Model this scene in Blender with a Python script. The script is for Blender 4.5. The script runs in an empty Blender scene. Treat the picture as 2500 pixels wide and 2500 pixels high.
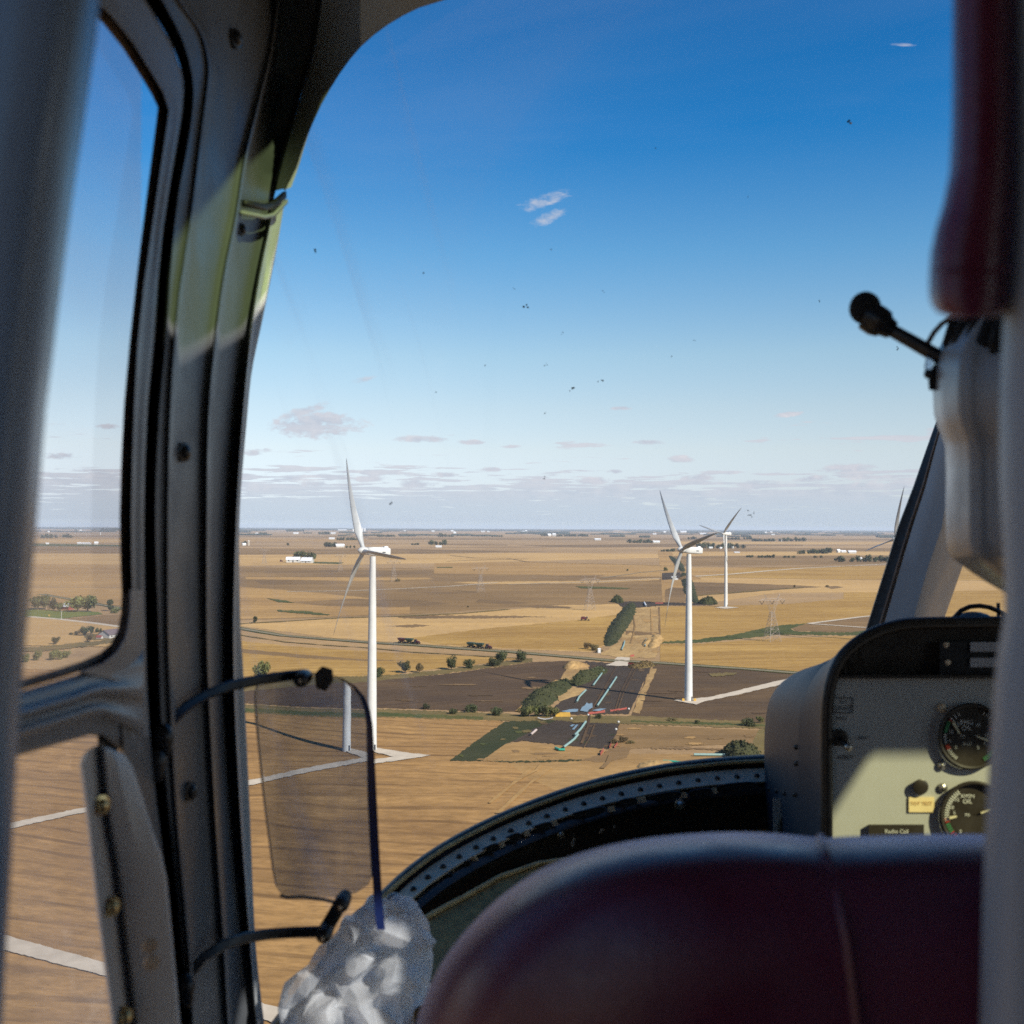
import bpy, bmesh, math, random
from mathutils import Vector, Matrix, noise as mnoise
from mathutils.geometry import tessellate_polygon
random.seed(7)
R = math.radians
SC = bpy.context.scene
COL = SC.collection

# ------------------------------------------------------------------ camera
ALT = 90.0                      # height of the aircraft above the fields
HAZE = 2.6e-5                  # density of the air
FPX = 2680.0                    # focal length for a 2500 px wide frame
CAM = Vector((0, 0, ALT))
PITCH = math.atan(37 / FPX)
ROLL = 0.0046
FW = Vector((0, math.cos(PITCH), math.sin(PITCH)))
_up = Vector((0, -math.sin(PITCH), math.cos(PITCH)))
_rt = Vector((1, 0, 0))
RT = _rt * math.cos(ROLL) + _up * math.sin(ROLL)
UP = _up * math.cos(ROLL) - _rt * math.sin(ROLL)
cd = bpy.data.cameras.new('camera')
cam = bpy.data.objects.new('camera', cd)
COL.objects.link(cam)
cam.matrix_world = Matrix((
    (RT.x, UP.x, -FW.x, CAM.x), (RT.y, UP.y, -FW.y, CAM.y), (RT.z, UP.z, -FW.z, CAM.z), (0, 0, 0, 1)))
cd.sensor_width = 36
cd.lens = 36 * FPX / 2500
cd.clip_start = 0.02
cd.clip_end = 200000
cd.dof.use_dof = True
cd.dof.focus_distance = 4.5
cd.dof.aperture_fstop = 13.0
SC.camera = cam

# ------------------------------------------------------------------ light and sky
SUN_EL = R(36)
SUN_AZ = R(133.5)               # clockwise from +Y: behind and to the right
SUN = Vector((math.sin(SUN_AZ) * math.cos(SUN_EL), math.cos(SUN_AZ) * math.cos(SUN_EL), math.sin(SUN_EL)))
sl = bpy.data.lights.new('sun', 'SUN')
sl.energy = 4.2
sl.angle = R(0.5)
sl.color = (1.0, 0.93, 0.82)
so = bpy.data.objects.new('sun', sl)
COL.objects.link(so)
so.rotation_euler = (-SUN).to_track_quat('-Z', 'Y').to_euler()
SC.view_settings.view_transform = 'Standard'
SC.view_settings.look = 'None'
SC.view_settings.exposure = 0.95
SC.view_settings.gamma = 1.0
SC.cycles.max_bounces = 9
SC.cycles.diffuse_bounces = 4
SC.cycles.glossy_bounces = 3
SC.cycles.transmission_bounces = 6
SC.cycles.transparent_max_bounces = 24
SC.cycles.volume_bounces = 0
SC.cycles.caustics_reflective = False
SC.cycles.caustics_refractive = False
SC.cycles.sample_clamp_indirect = 4.0
SC.cycles.use_denoising = False


class NT:
    """short-hand for building node trees"""
    def __init__(self, nt):
        self.t = nt

    def n(self, kind, **kw):
        nd = self.t.nodes.new('ShaderNode' + kind)
        for k, v in kw.items():
            k2 = k.replace('_', ' ')
            if k2 in nd.inputs:
                self.set(nd.inputs[k2], v)
            elif k in nd.inputs:
                self.set(nd.inputs[k], v)
            else:
                setattr(nd, k, v)
        return nd

    def set(self, sock, v):
        if isinstance(v, bpy.types.NodeSocket):
            self.t.links.new(v, sock)
        else:
            if sock.type == 'RGBA' and not isinstance(v, (int, float)) and len(v) == 3:
                v = (*v, 1)
            sock.default_value = v

    def m(self, op, a, b=None, c=None, clamp=False):
        nd = self.t.nodes.new('ShaderNodeMath')
        nd.operation = op
        nd.use_clamp = clamp
        self.set(nd.inputs[0], a)
        if b is not None:
            self.set(nd.inputs[1], b)
        if c is not None:
            self.set(nd.inputs[2], c)
        return nd.outputs[0]

    def mix(self, f, a, b, blend='MIX'):
        nd = self.t.nodes.new('ShaderNodeMix')
        nd.data_type = 'RGBA'
        nd.blend_type = blend
        self.set(nd.inputs[0], f)
        self.set(nd.inputs[6], a)
        self.set(nd.inputs[7], b)
        return nd.outputs[2]

    def ramp(self, f, stops):
        nd = self.t.nodes.new('ShaderNodeValToRGB')
        e = nd.color_ramp.elements
        while len(e) < len(stops):
            e.new(0.5)
        for i, (p, c) in enumerate(stops):
            e[i].position = p
            if isinstance(c, (int, float)):
                c = (c, c, c)
            e[i].color = (*c, 1)
        self.set(nd.inputs[0], f)
        return nd.outputs[0]

    def rng(self, v, a, b, c=0.0, d=1.0, smooth=False):
        nd = self.t.nodes.new('ShaderNodeMapRange')
        nd.interpolation_type = 'SMOOTHSTEP' if smooth else 'LINEAR'
        for i, x in enumerate((v, a, b, c, d)):
            self.set(nd.inputs[i], x)
        return nd.outputs[0]

    def vec(self, x, y, z=0.0):
        nd = self.t.nodes.new('ShaderNodeCombineXYZ')
        for i, v in enumerate((x, y, z)):
            self.set(nd.inputs[i], v)
        return nd.outputs[0]

    def noise(self, vec, scale, detail=3.0, rough=0.55, dist=0.0):
        nd = self.n('TexNoise', Vector=vec, Scale=scale, Detail=detail, Roughness=rough, Distortion=dist)
        return nd.outputs['Fac']


def build_world():
    w = bpy.data.worlds.new('World')
    SC.world = w
    w.use_nodes = True
    g = NT(w.node_tree)
    bg = w.node_tree.nodes['Background']
    sky = g.n('TexSky', sky_type='NISHITA', sun_disc=False, sun_elevation=SUN_EL, sun_rotation=SUN_AZ,
              altitude=200.0, air_density=1.0, dust_density=0.6, ozone_density=2.0)
    tc = g.n('TexCoord').outputs['Generated']
    sp = g.n('SeparateXYZ', Vector=tc)
    x, y, z = sp.outputs
    # the sky deepens with height
    tint = g.ramp(z, [
        (0.0, (0.60, 0.72, 1.02)), (0.008, (0.60, 0.69, 0.98)), (0.033, (0.63, 0.64, 0.82)), (0.07, (0.73, 0.668, 0.70)), (0.107, (0.734, 0.685, 0.665)), (0.154, (0.667, 0.706, 0.675)),
        (0.242, (0.34, 0.614, 0.721)), (0.34, (0.06, 0.448, 0.717)), (0.422, (0.015, 0.387, 0.676)), (0.6, (0.16, 0.43, 0.68)), (1.0, (0.30, 0.50, 0.72))])
    col = g.mix(1.0, sky.outputs[0], tint, 'MULTIPLY')
    # fair weather clouds, laid out on a flat layer high above the plain
    zc = g.m('ADD', g.m('MAXIMUM', z, 0.0), 0.022)
    px = g.m('DIVIDE', x, zc)
    py = g.m('DIVIDE', y, zc)
    pv = g.vec(px, py, 9.3)
    n1 = g.noise(pv, 1.25, 7.0, 0.56, 0.3)
    n2 = g.noise(pv, 0.23, 2.0, 0.5)
    nn = g.m('ADD', g.m('MULTIPLY', n1, 0.72), g.m('MULTIPLY', n2, 0.28))
    th = g.ramp(g.m('MULTIPLY', z, 4.0), [(0.0, 0.30), (0.10, 0.40), (0.17, 0.49), (0.23, 0.565), (0.36, 0.60), (0.55, 0.70), (0.75, 0.85), (1.0, 0.95)])
    cover = g.rng(nn, th, g.m('ADD', th, 0.04), 0.0, 1.0, True)
    cover = g.m('MULTIPLY', cover, g.rng(z, 0.0, 0.006))
    # a few single clouds, by direction
    ys = g.m('MAXIMUM', y, 0.05)
    u = g.m('DIVIDE', x, ys)
    v = g.m('DIVIDE', z, ys)
    uv = g.vec(u, g.m('MULTIPLY', v, 2.2), 0.0)
    nb = g.noise(uv, 46.0, 6.0, 0.6, 0.3)
    nb2 = g.noise(uv, 120.0, 4.0, 0.6, 0.2)

    def blob(cx, cy, wx, wy, tilt=0.0, soft=0.45):
        u0 = (cx - 1250) / FPX
        v0 = (1287 - cy) / FPX
        du = g.m('SUBTRACT', u, u0)
        dv = g.m('SUBTRACT', g.m('SUBTRACT', v, v0), g.m('MULTIPLY', du, tilt))
        a = g.m('POWER', g.m('ABSOLUTE', g.m('DIVIDE', du, wx / FPX)), 2.0)
        b = g.m('POWER', g.m('ABSOLUTE', g.m('DIVIDE', dv, wy / FPX)), 2.0)
        r = g.m('SUBTRACT', 1.0, g.m('ADD', a, b))
        r = g.m('ADD', r, g.m('MULTIPLY', g.m('SUBTRACT', nb, 0.5), 3.0))
        r = g.m('ADD', r, g.m('MULTIPLY', g.m('SUBTRACT', nb2, 0.5), 1.6))
        return g.rng(r, 0.0, soft * 2.2, 0.0, 1.0, True)
    blobs = [blob(1325, 486, 66, 23, 0.30, 0.75), blob(1338, 525, 50, 18, 0.42, 0.75), blob(770, 1040, 120, 36, 0.02, 0.35),
             blob(735, 1008, 70, 16, 0.3, 0.5), blob(885, 928, 40, 9, 0.15, 0.7), blob(1030, 1073, 80, 10, 0.0), blob(1150, 1080, 40, 7),
             blob(625, 1107, 40, 10, 0.1), blob(1582, 1078, 45, 7), blob(1660, 1120, 40, 11, 0.0), blob(2070, 1140, 85, 14, 0.06),
             blob(2140, 1065, 45, 6), blob(1515, 995, 30, 6), blob(1925, 1008, 40, 7, 0.1), blob(700, 1170, 50, 9, 0.1),
             blob(645, 1196, 60, 12), blob(775, 1186, 55, 12), blob(905, 1170, 48, 10, 0.05), blob(1015, 1182, 60, 13), blob(1085, 1160, 40, 8), blob(1305, 1186, 66, 13), blob(1445, 1174, 52, 12, 0.04),
             blob(1600, 1186, 60, 12), blob(1705, 1164, 50, 10), blob(1850, 1180, 64, 13), blob(1985, 1166, 50, 11, 0.05), blob(2105, 1184, 60, 12), blob(1200, 1146, 30, 7), blob(1500, 1150, 26, 6),
             blob(1245, 1090, 28, 5), blob(2205, 98, 36, 5, 0.0, 0.9), blob(260, 1045, 30, 8), blob(150, 1118, 55, 10)]
    bc = blobs[0]
    for b in blobs[1:]:
        bc = g.m('MAXIMUM', bc, b)
    bc = g.m('MULTIPLY', bc, g.rng(y, 0.1, 0.3))
    allc = g.m('MAXIMUM', g.m('MULTIPLY', cover, 0.78), g.m('MULTIPLY', bc, 0.84))
    shade = g.rng(n1, 0.40, 0.75)
    shade = g.m('MAXIMUM', g.m('MULTIPLY', shade, 0.8), g.rng(nb, 0.35, 0.75))
    ccol = g.mix(shade, (2.5, 2.75, 3.3), (3.9, 3.75, 3.95))
    # thin high veil
    vn = g.noise(g.vec(g.m('MULTIPLY', px, 0.5), py, 1.0), 0.7, 5.0, 0.6, 0.6)
    veil = g.m('MULTIPLY', g.rng(vn, 0.5, 0.8, 0.0, 1.0, True), g.rng(z, 0.15, 0.35, 0.0, 0.10))
    col = g.mix(veil, col, (2.6, 3.0, 3.6))
    ccol = g.mix(g.rng(z, 0.018, 0.045, 1.0, 0.0), ccol, (2.75, 3.2, 3.75))
    col = g.mix(allc, col, ccol)
    # below the horizon the world is only haze-coloured ground light
    g.set(bg.inputs[0], col)
    bg.inputs[1].default_value = 0.10


build_world()


# ------------------------------------------------------------------ helpers
def P(x, y, d):
    """point at depth d (metres ahead of the eye) in the direction of photo pixel (x, y)"""
    return CAM + FW * d + RT * ((x - 1250) / FPX * d) - UP * ((y - 1250) / FPX * d)


def G(x, y, z=0.0):
    """point of the ground seen in the direction of photo pixel (x, y)"""
    r = FW + RT * ((x - 1250) / FPX) - UP * ((y - 1250) / FPX)
    t = (z - ALT) / r.z
    p = CAM + r * t
    return Vector((p.x, p.y, z))


def gscale(p):
    return p.y / FPX            # metres per photo pixel at that distance


def ev(pts, y):
    """piecewise linear x(y)"""
    if y <= pts[0][0]:
        return pts[0][1]
    for (a, xa), (b, xb) in zip(pts, pts[1:]):
        if y <= b:
            return xa + (xb - xa) * (y - a) / (b - a)
    return pts[-1][1]


def sev(pts, y):
    """smooth (Catmull-Rom) x(y)"""
    n = len(pts)
    if y <= pts[0][0]:
        return pts[0][1]
    if y >= pts[-1][0]:
        return pts[-1][1]
    for i in range(n - 1):
        a, b = pts[i], pts[i + 1]
        if y <= b[0]:
            h = b[0] - a[0]
            t = (y - a[0]) / h
            m0 = (b[1] - pts[i - 1][1]) / (b[0] - pts[i - 1][0]) if i > 0 else (b[1] - a[1]) / h
            m1 = (pts[i + 2][1] - a[1]) / (pts[i + 2][0] - a[0]) if i + 2 < n else (b[1] - a[1]) / h
            t2, t3 = t * t, t * t * t
            return (2 * t3 - 3 * t2 + 1) * a[1] + (t3 - 2 * t2 + t) * h * m0 + (-2 * t3 + 3 * t2) * b[1] + (t3 - t2) * h * m1
    return pts[-1][1]


def tag(o, label=None, cat=None, group=None, kind=None):
    for k, v in (('label', label), ('category', cat), ('group', group), ('kind', kind)):
        if v:
            o[k] = v
    return o


def empty(name, loc, label=None, cat=None, group=None):
    o = bpy.data.objects.new(name, None)
    COL.objects.link(o)
    o.location = loc
    o.empty_display_size = 0.1
    return tag(o, label, cat, group)


class MB:
    """collects geometry; build() links it as one mesh object"""
    def __init__(self):
        self.v, self.f = [], []

    def add(self, vs, fs):
        k = len(self.v)
        self.v += [Vector(p) for p in vs]
        self.f += [tuple(i + k for i in f) for f in fs]
        return self

    def box(self, c, sx, sy, sz, rot=None):
        c = Vector(c)
        vs = []
        for dx in (-.5, .5):
            for dy in (-.5, .5):
                for dz in (-.5, .5):
                    q = Vector((dx * sx, dy * sy, dz * sz))
                    if rot:
                        q = rot @ q
                    vs.append(c + q)
        return self.add(vs, [(0, 1, 3, 2), (4, 6, 7, 5), (0, 4, 5, 1), (2, 3, 7, 6), (0, 2, 6, 4), (1, 5, 7, 3)])

    def rings(self, rings, close=True, caps=True):
        """loft between rings of equal length"""
        n = len(rings[0])
        vs = [p for r in rings for p in r]
        fs = []
        for i in range(len(rings) - 1):
            for j in range(n if close else n - 1):
                k = (j + 1) % n
                fs.append((i * n + j, i * n + k, (i + 1) * n + k, (i + 1) * n + j))
        if caps and close:
            fs.append(tuple(range(n - 1, -1, -1)))
            fs.append(tuple((len(rings) - 1) * n + j for j in range(n)))
        return self.add(vs, fs)

    def tube(self, pts, rad, seg=8, closed=False):
        pts = [Vector(p) for p in pts]
        n = len(pts)
        if not hasattr(rad, '__len__'):
            rad = [rad] * n
        rings = []
        prev = None
        for i, p in enumerate(pts):
            if closed:
                t = pts[(i + 1) % n] - pts[i - 1]
            else:
                t = pts[min(i + 1, n - 1)] - pts[max(i - 1, 0)]
            t.normalize()
            if prev is None:
                a = t.orthogonal().normalized()
            else:
                a = (prev - t * prev.dot(t)).normalized()
            prev = a
            b = t.cross(a)
            rings.append([p + (a * math.cos(2 * math.pi * k / seg) + b * math.sin(2 * math.pi * k / seg)) * rad[i] for k in range(seg)])
        if closed:
            rings.append(rings[0])
            return self.rings(rings, True, False)
        return self.rings(rings)

    def ball(self, c, rx, ry=None, rz=None, ax=None, nu=10, nv=7):
        c = Vector(c)
        ry = rx if ry is None else ry
        rz = rx if rz is None else rz
        X, Y, Z = ax or (Vector((1, 0, 0)), Vector((0, 1, 0)), Vector((0, 0, 1)))
        vs = [c + Z * rz]
        for i in range(1, nv):
            th = math.pi * i / nv
            for j in range(nu):
                ph = 2 * math.pi * j / nu
                vs.append(c + X * (rx * math.sin(th) * math.cos(ph)) + Y * (ry * math.sin(th) * math.sin(ph)) + Z * (rz * math.cos(th)))
        vs.append(c - Z * rz)
        fs = [(0, 1 + j, 1 + (j + 1) % nu) for j in range(nu)]
        for i in range(nv - 2):
            for j in range(nu):
                a, b = 1 + i * nu + j, 1 + i * nu + (j + 1) % nu
                fs.append((a, a + nu, b + nu, b))
        last = len(vs) - 1
        fs += [(last, 1 + (nv - 2) * nu + (j + 1) % nu, 1 + (nv - 2) * nu + j) for j in range(nu)]
        return self.add(vs, fs)

    def build(self, name, mat, parent=None, smooth=True, sharp=40, bevel=0.0):
        me = bpy.data.meshes.new(name)
        org = Vector((0, 0, 0))
        if parent is not None:
            q = parent
            while q is not None:
                org = org + Vector(q.location)
                q = q.parent
        me.from_pydata([p - org for p in self.v], [], self.f)
        me.validate()
        bm = bmesh.new()
        bm.from_mesh(me)
        bmesh.ops.remove_doubles(bm, verts=bm.verts, dist=1e-6)
        bmesh.ops.recalc_face_normals(bm, faces=bm.faces)
        bm.to_mesh(me)
        bm.free()
        if smooth:
            for p in me.polygons:
                p.use_smooth = True
            if sharp:
                me.set_sharp_from_angle(angle=R(sharp))
        me.materials.append(mat)
        o = bpy.data.objects.new(name, me)
        COL.objects.link(o)
        if parent is not None:
            o.parent = parent
        if bevel:
            b = o.modifiers.new('bevel', 'BEVEL')
            b.width = bevel
            b.segments = 2
            b.limit_method = 'ANGLE'
        return o


def copy_tree(o, parent=None):
    c = o.copy()
    COL.objects.link(c)
    if parent is not None:
        c.parent = parent
    for ch in list(o.children):
        copy_tree(ch, c)
    return c


# ------------------------------------------------------------------ materials
def new_mat(name):
    m = bpy.data.materials.new(name)
    m.use_nodes = True
    return m, NT(m.node_tree), m.node_tree.nodes['Principled BSDF']


def plain(name, c1, c2=None, rough=0.5, metal=0.0, scale=30.0, bump=0.0, bscale=None, spec=0.5, rvar=0.1, coat=0.0):
    m, g, b = new_mat(name)
    co = g.n('TexCoord').outputs['Object']
    f = g.noise(co, scale, 5.0, 0.6)
    c2 = c2 or tuple(v * 0.75 for v in c1)
    g.set(b.inputs['Base Color'], g.mix(g.rng(f, 0.35, 0.68), c1, c2))
    g.set(b.inputs['Roughness'], g.rng(g.noise(co, scale * 2.3, 3.0), 0.3, 0.7, max(rough - rvar, 0.02), min(rough + rvar, 1)))
    b.inputs['Metallic'].default_value = metal
    b.inputs['Specular IOR Level'].default_value = spec
    b.inputs['Coat Weight'].default_value = coat
    if bump:
        bp = g.n('Bump', Strength=bump, Height=g.noise(co, bscale or scale * 6, 4.0, 0.6))
        bp.inputs['Distance'].default_value = 0.002
        g.set(b.inputs['Normal'], bp.outputs[0])
    return m


def field_mat(name, ca, cb, ang=0.0, row=10.0, streak=0.5, patch=0.012, dark=None, dk=0.25, fine=0.42, wob=0.0, lw=0.06, lines=0.75, furrow=None, fam=0.5):
    """harvested or ploughed land: broad patches, passes along the rows, fine litter"""
    m, g, b = new_mat(name)
    co = g.n('TexCoord').outputs['Object']
    mp = g.n('Mapping', Vector=co)
    mp.inputs['Rotation'].default_value = (0, 0, -ang)
    p = mp.outputs[0]
    if wob:
        wv = g.n('TexNoise', Vector=p, Scale=0.006, Detail=2.0)
        off = g.n('VectorMath', operation='MULTIPLY_ADD')
        g.set(off.inputs[0], wv.outputs['Color'])
        off.inputs[1].default_value = (0, wob, 0)
        g.set(off.inputs[2], p)
        p = off.outputs[0]
    sp = g.n('SeparateXYZ', Vector=p)
    big = g.noise(p, patch, 4.0, 0.55)
    col = g.mix(g.rng(big, 0.38, 0.64), ca, cb)
    s1 = g.noise(g.vec(g.m('MULTIPLY', sp.outputs[0], lw / row), g.m('MULTIPLY', sp.outputs[1], 1.0 / row), 0.0), 1.0, 2.0, 0.5)
    s2 = g.noise(g.vec(g.m('MULTIPLY', sp.outputs[0], 0.25 * lw / row), g.m('MULTIPLY', sp.outputs[1], 0.22 / row), 5.0), 1.0, 3.0, 0.6)
    dk_c = dark or tuple(v * 0.42 for v in ca)
    line = g.rng(g.m('ABSOLUTE', g.m('SUBTRACT', s1, 0.5)), 0.0, 0.075, 1.0, 0.0, True)
    k = g.m('ADD', g.m('MULTIPLY', g.rng(s1, 0.62, 0.40), 0.45), g.m('MULTIPLY', g.rng(s2, 0.60, 0.40), 0.55))
    brk = g.rng(g.noise(p, 0.02, 3.0, 0.6), 0.35, 0.6, 0.3, 1.0)
    k = g.m('MAXIMUM', k, g.m('MULTIPLY', line, g.m('MULTIPLY', brk, lines)))
    col = g.mix(g.m('MULTIPLY', k, streak), col, dk_c)
    if furrow:
        wob2 = g.noise(g.vec(g.m('MULTIPLY', sp.outputs[0], 0.006), g.m('MULTIPLY', sp.outputs[1], 0.012), 4.0), 1.0, 3.0, 0.55)
        ph = g.m('MULTIPLY', g.m('ADD', sp.outputs[1], g.m('MULTIPLY', wob2, furrow * 2.2)), 2 * math.pi / furrow)
        fl_ = g.rng(g.m('SINE', ph), 0.45, 0.98, 0.0, 1.0, True)
        br_ = g.rng(g.noise(g.vec(g.m('MULTIPLY', sp.outputs[0], 0.02), g.m('MULTIPLY', sp.outputs[1], 0.12), 6.0), 1.0, 4.0, 0.65), 0.40, 0.62, 0.1, 1.0)
        col = g.mix(g.m('MULTIPLY', g.m('MULTIPLY', fl_, br_), fam), col, dk_c)
    fn = g.noise(g.vec(g.m('MULTIPLY', sp.outputs[0], 0.16), g.m('MULTIPLY', sp.outputs[1], 0.34), 2.0), 1.0, 5.0, 0.72)
    col = g.mix(g.m('MULTIPLY', g.rng(fn, 0.40, 0.66), fine), col, tuple(v * 0.45 for v in cb))
    lt = g.noise(g.vec(g.m('MULTIPLY', sp.outputs[0], 0.05), g.m('MULTIPLY', sp.outputs[1], 0.4), 8.0), 1.0, 4.0, 0.7)
    col = g.mix(g.rng(lt, 0.54, 0.70, 0.0, 0.38), col, tuple(min(1.0, v * 1.35) for v in ca))
    md = g.noise(p, 0.05, 4.0, 0.65)
    col = g.mix(g.m('MULTIPLY', g.rng(md, 0.50, 0.68), dk), col, dk_c)
    g.set(b.inputs['Base Color'], col)
    b.inputs['Roughness'].default_value = 0.95
    b.inputs['Specular IOR Level'].default_value = 0.1
    return m


STUB = (0.33, 0.195, 0.085)
M = {}
M['land'] = field_mat('far_farmland', (0.42, 0.27, 0.125), (0.27, 0.17, 0.082), R(3), 110, 0.35, 0.0016, dark=(0.12, 0.08, 0.055), dk=0.15)
M['stubble'] = field_mat('corn_stubble', (0.385, 0.222, 0.082), (0.30, 0.168, 0.064), R(-10), 9.0, 0.40, 0.008, dark=(0.115, 0.063, 0.028), wob=70, lw=0.03, lines=0.4, furrow=11.0, fam=0.78, fine=0.6)
M['tan'] = field_mat('tan_stubble', (0.43, 0.262, 0.098), (0.33, 0.195, 0.075), R(4), 26, 0.48, 0.003, dark=(0.16, 0.095, 0.042), furrow=22.0, fam=0.3)
M['gold'] = field_mat('standing_corn', (0.44, 0.272, 0.082), (0.33, 0.195, 0.058), R(8), 10, 0.55, 0.006, dark=(0.18, 0.095, 0.028), wob=50, furrow=15.0, fam=0.45)
M['pale'] = field_mat('pale_stubble', (0.52, 0.33, 0.13), (0.42, 0.26, 0.10), R(2), 24, 0.42, 0.003, dark=(0.26, 0.165, 0.08))
M['brown'] = field_mat('worked_ground', (0.21, 0.128, 0.055), (0.29, 0.178, 0.075), R(3), 20, 0.5, 0.004, dark=(0.10, 0.063, 0.032))
M['umber'] = field_mat('dark_soil_and_cloud_shade', (0.165, 0.102, 0.047), (0.26, 0.16, 0.070), R(2), 24, 0.4, 0.004, dark=(0.06, 0.04, 0.028))  # dark soil tone; on mid-distance bands it paints in cloud shadow
M['plough'] = field_mat('ploughed_soil', (0.075, 0.047, 0.027), (0.13, 0.08, 0.04), R(28), 5.5, 0.7, 0.012, dark=(0.045, 0.03, 0.022), lw=0.05, furrow=7.0, fam=0.4)
M['plough2'] = field_mat('tilled_soil', (0.082, 0.052, 0.029), (0.14, 0.086, 0.04), R(8), 5.0, 0.6, 0.012, dark=(0.05, 0.034, 0.024), wob=30, furrow=7.0, fam=0.4)
M['topsoil'] = field_mat('dark_topsoil', (0.048, 0.036, 0.027), (0.07, 0.05, 0.034), R(70), 5, 0.35, 0.02, dark=(0.034, 0.027, 0.024))
M['subsoil'] = field_mat('yellow_subsoil', (0.44, 0.29, 0.12), (0.30, 0.185, 0.075), R(75), 6, 0.4, 0.02, dark=(0.15, 0.095, 0.05))
M['grass'] = field_mat('roadside_grass', (0.060, 0.072, 0.022), (0.10, 0.095, 0.03), R(2), 6, 0.35, 0.03, dark=(0.028, 0.036, 0.013))
M['verge'] = field_mat('dry_verge', (0.15, 0.115, 0.042), (0.20, 0.14, 0.055), R(-8), 4, 0.5, 0.03, dark=(0.055, 0.042, 0.02))
M['lawn'] = field_mat('mown_lawn', (0.10, 0.135, 0.022), (0.16, 0.17, 0.04), 0.1, 8, 0.2, 0.02)
M['weed'] = field_mat('weedy_bank', (0.034, 0.040, 0.016), (0.056, 0.055, 0.024), 0.4, 3, 0.4, 0.05, dark=(0.018, 0.022, 0.011))
M['gravel'] = plain('pale_gravel', (0.47, 0.40, 0.31), (0.38, 0.32, 0.245), 0.95, scale=0.25, spec=0.1)
M['road'] = plain('gravel_road', (0.22, 0.18, 0.125), (0.15, 0.125, 0.085), 0.95, scale=0.2, spec=0.1)
M['water'] = plain('muddy_water', (0.10, 0.12, 0.14), (0.16, 0.17, 0.18), 0.06, scale=0.2, spec=0.6)
M['white'] = plain('white_turbine_paint', (0.50, 0.50, 0.475), (0.44, 0.44, 0.42), 0.45, scale=0.3)
M['blade'] = plain('grey_white_blade', (0.36, 0.37, 0.365), (0.31, 0.32, 0.315), 0.4, scale=0.3)
M['wall'] = plain('white_board', (0.44, 0.43, 0.40), (0.38, 0.37, 0.345), 0.7, scale=0.4)
M['roof'] = plain('metal_roof', (0.62, 0.63, 0.64), (0.50, 0.51, 0.53), 0.5, scale=0.4)
M['roofdark'] = plain('shingle_roof', (0.10, 0.075, 0.085), (0.14, 0.11, 0.11), 0.8, scale=0.8)
M['barnred'] = plain('red_board', (0.26, 0.06, 0.045), (0.18, 0.045, 0.035), 0.8, scale=0.5)
M['silo'] = plain('concrete_silo', (0.40, 0.35, 0.27), (0.32, 0.28, 0.22), 0.85, scale=0.4)
M['teal'] = plain('teal_pipe_coating', (0.20, 0.295, 0.265), (0.165, 0.25, 0.22), 0.45, scale=0.5)
M['green'] = plain('green_pipe_coating', (0.03, 0.30, 0.20), (0.02, 0.22, 0.15), 0.45, scale=0.5)
M['pink'] = plain('weathered_pipe', (0.42, 0.34, 0.30), (0.34, 0.27, 0.24), 0.6, scale=0.5)
M['pipehole'] = plain('pipe_bore', (0.02, 0.02, 0.02), None, 0.8)
M['steel'] = plain('galvanised_steel', (0.30, 0.25, 0.21), (0.24, 0.20, 0.17), 0.5, 0.3, scale=1.0)
M['orange'] = plain('orange_fence', (0.27, 0.055, 0.035), (0.20, 0.04, 0.03), 0.7, scale=0.6)
M['yellow'] = plain('yellow_paint', (0.55, 0.33, 0.05), (0.42, 0.25, 0.05), 0.5, scale=0.5)
M['machred'] = plain('red_machine', (0.085, 0.014, 0.017), (0.06, 0.011, 0.013), 0.4, scale=0.6)
M['machgreen'] = plain('dark_green_machine', (0.025, 0.055, 0.035), (0.018, 0.04, 0.028), 0.5, scale=0.6)
M['tyre'] = plain('rubber', (0.018, 0.017, 0.017), None, 0.85, scale=8)
M['darkglass'] = plain('dark_glass', (0.02, 0.025, 0.03), None, 0.08, scale=3)
M['bark'] = plain('bark', (0.10, 0.075, 0.05), (0.06, 0.045, 0.03), 0.9, scale=2.0)


def leaf_mat(name, a, b_, c):
    m, g, b = new_mat(name)
    oi = g.n('ObjectInfo')
    co = g.n('TexCoord').outputs['Object']
    f = g.noise(co, 5.0, 3.0, 0.6)
    col = g.mix(g.rng(f, 0.35, 0.65), a, b_)
    rnd = g.n('NewGeometry').outputs['Random Per Island']
    col = g.mix(g.m('MULTIPLY', rnd, 0.5), col, c)
    hs = g.n('HueSaturation', Color=col, Value=g.rng(oi.outputs['Random'], 0, 1, 0.75, 1.25), Hue=g.rng(oi.outputs['Random'], 0, 1, 0.485, 0.515))
    g.set(b.inputs['Base Color'], hs.outputs[0])
    b.inputs['Roughness'].default_value = 0.75
    b.inputs['Specular IOR Level'].default_value = 0.2
    return m


M['leafdark'] = leaf_mat('dark_foliage', (0.030, 0.042, 0.017), (0.048, 0.056, 0.022), (0.075, 0.07, 0.028))
M['leafolive'] = leaf_mat('olive_foliage', (0.075, 0.09, 0.03), (0.12, 0.125, 0.04), (0.17, 0.155, 0.05))
M['leafdry'] = leaf_mat('turning_foliage', (0.085, 0.068, 0.03), (0.11, 0.08, 0.035), (0.15, 0.10, 0.045))
M['weedleaf'] = leaf_mat('bank_weeds', (0.034, 0.042, 0.016), (0.054, 0.06, 0.024), (0.085, 0.078, 0.034))
M['farwood'] = leaf_mat('far_woodland', (0.035, 0.045, 0.03), (0.05, 0.06, 0.035), (0.06, 0.065, 0.04))

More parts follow.
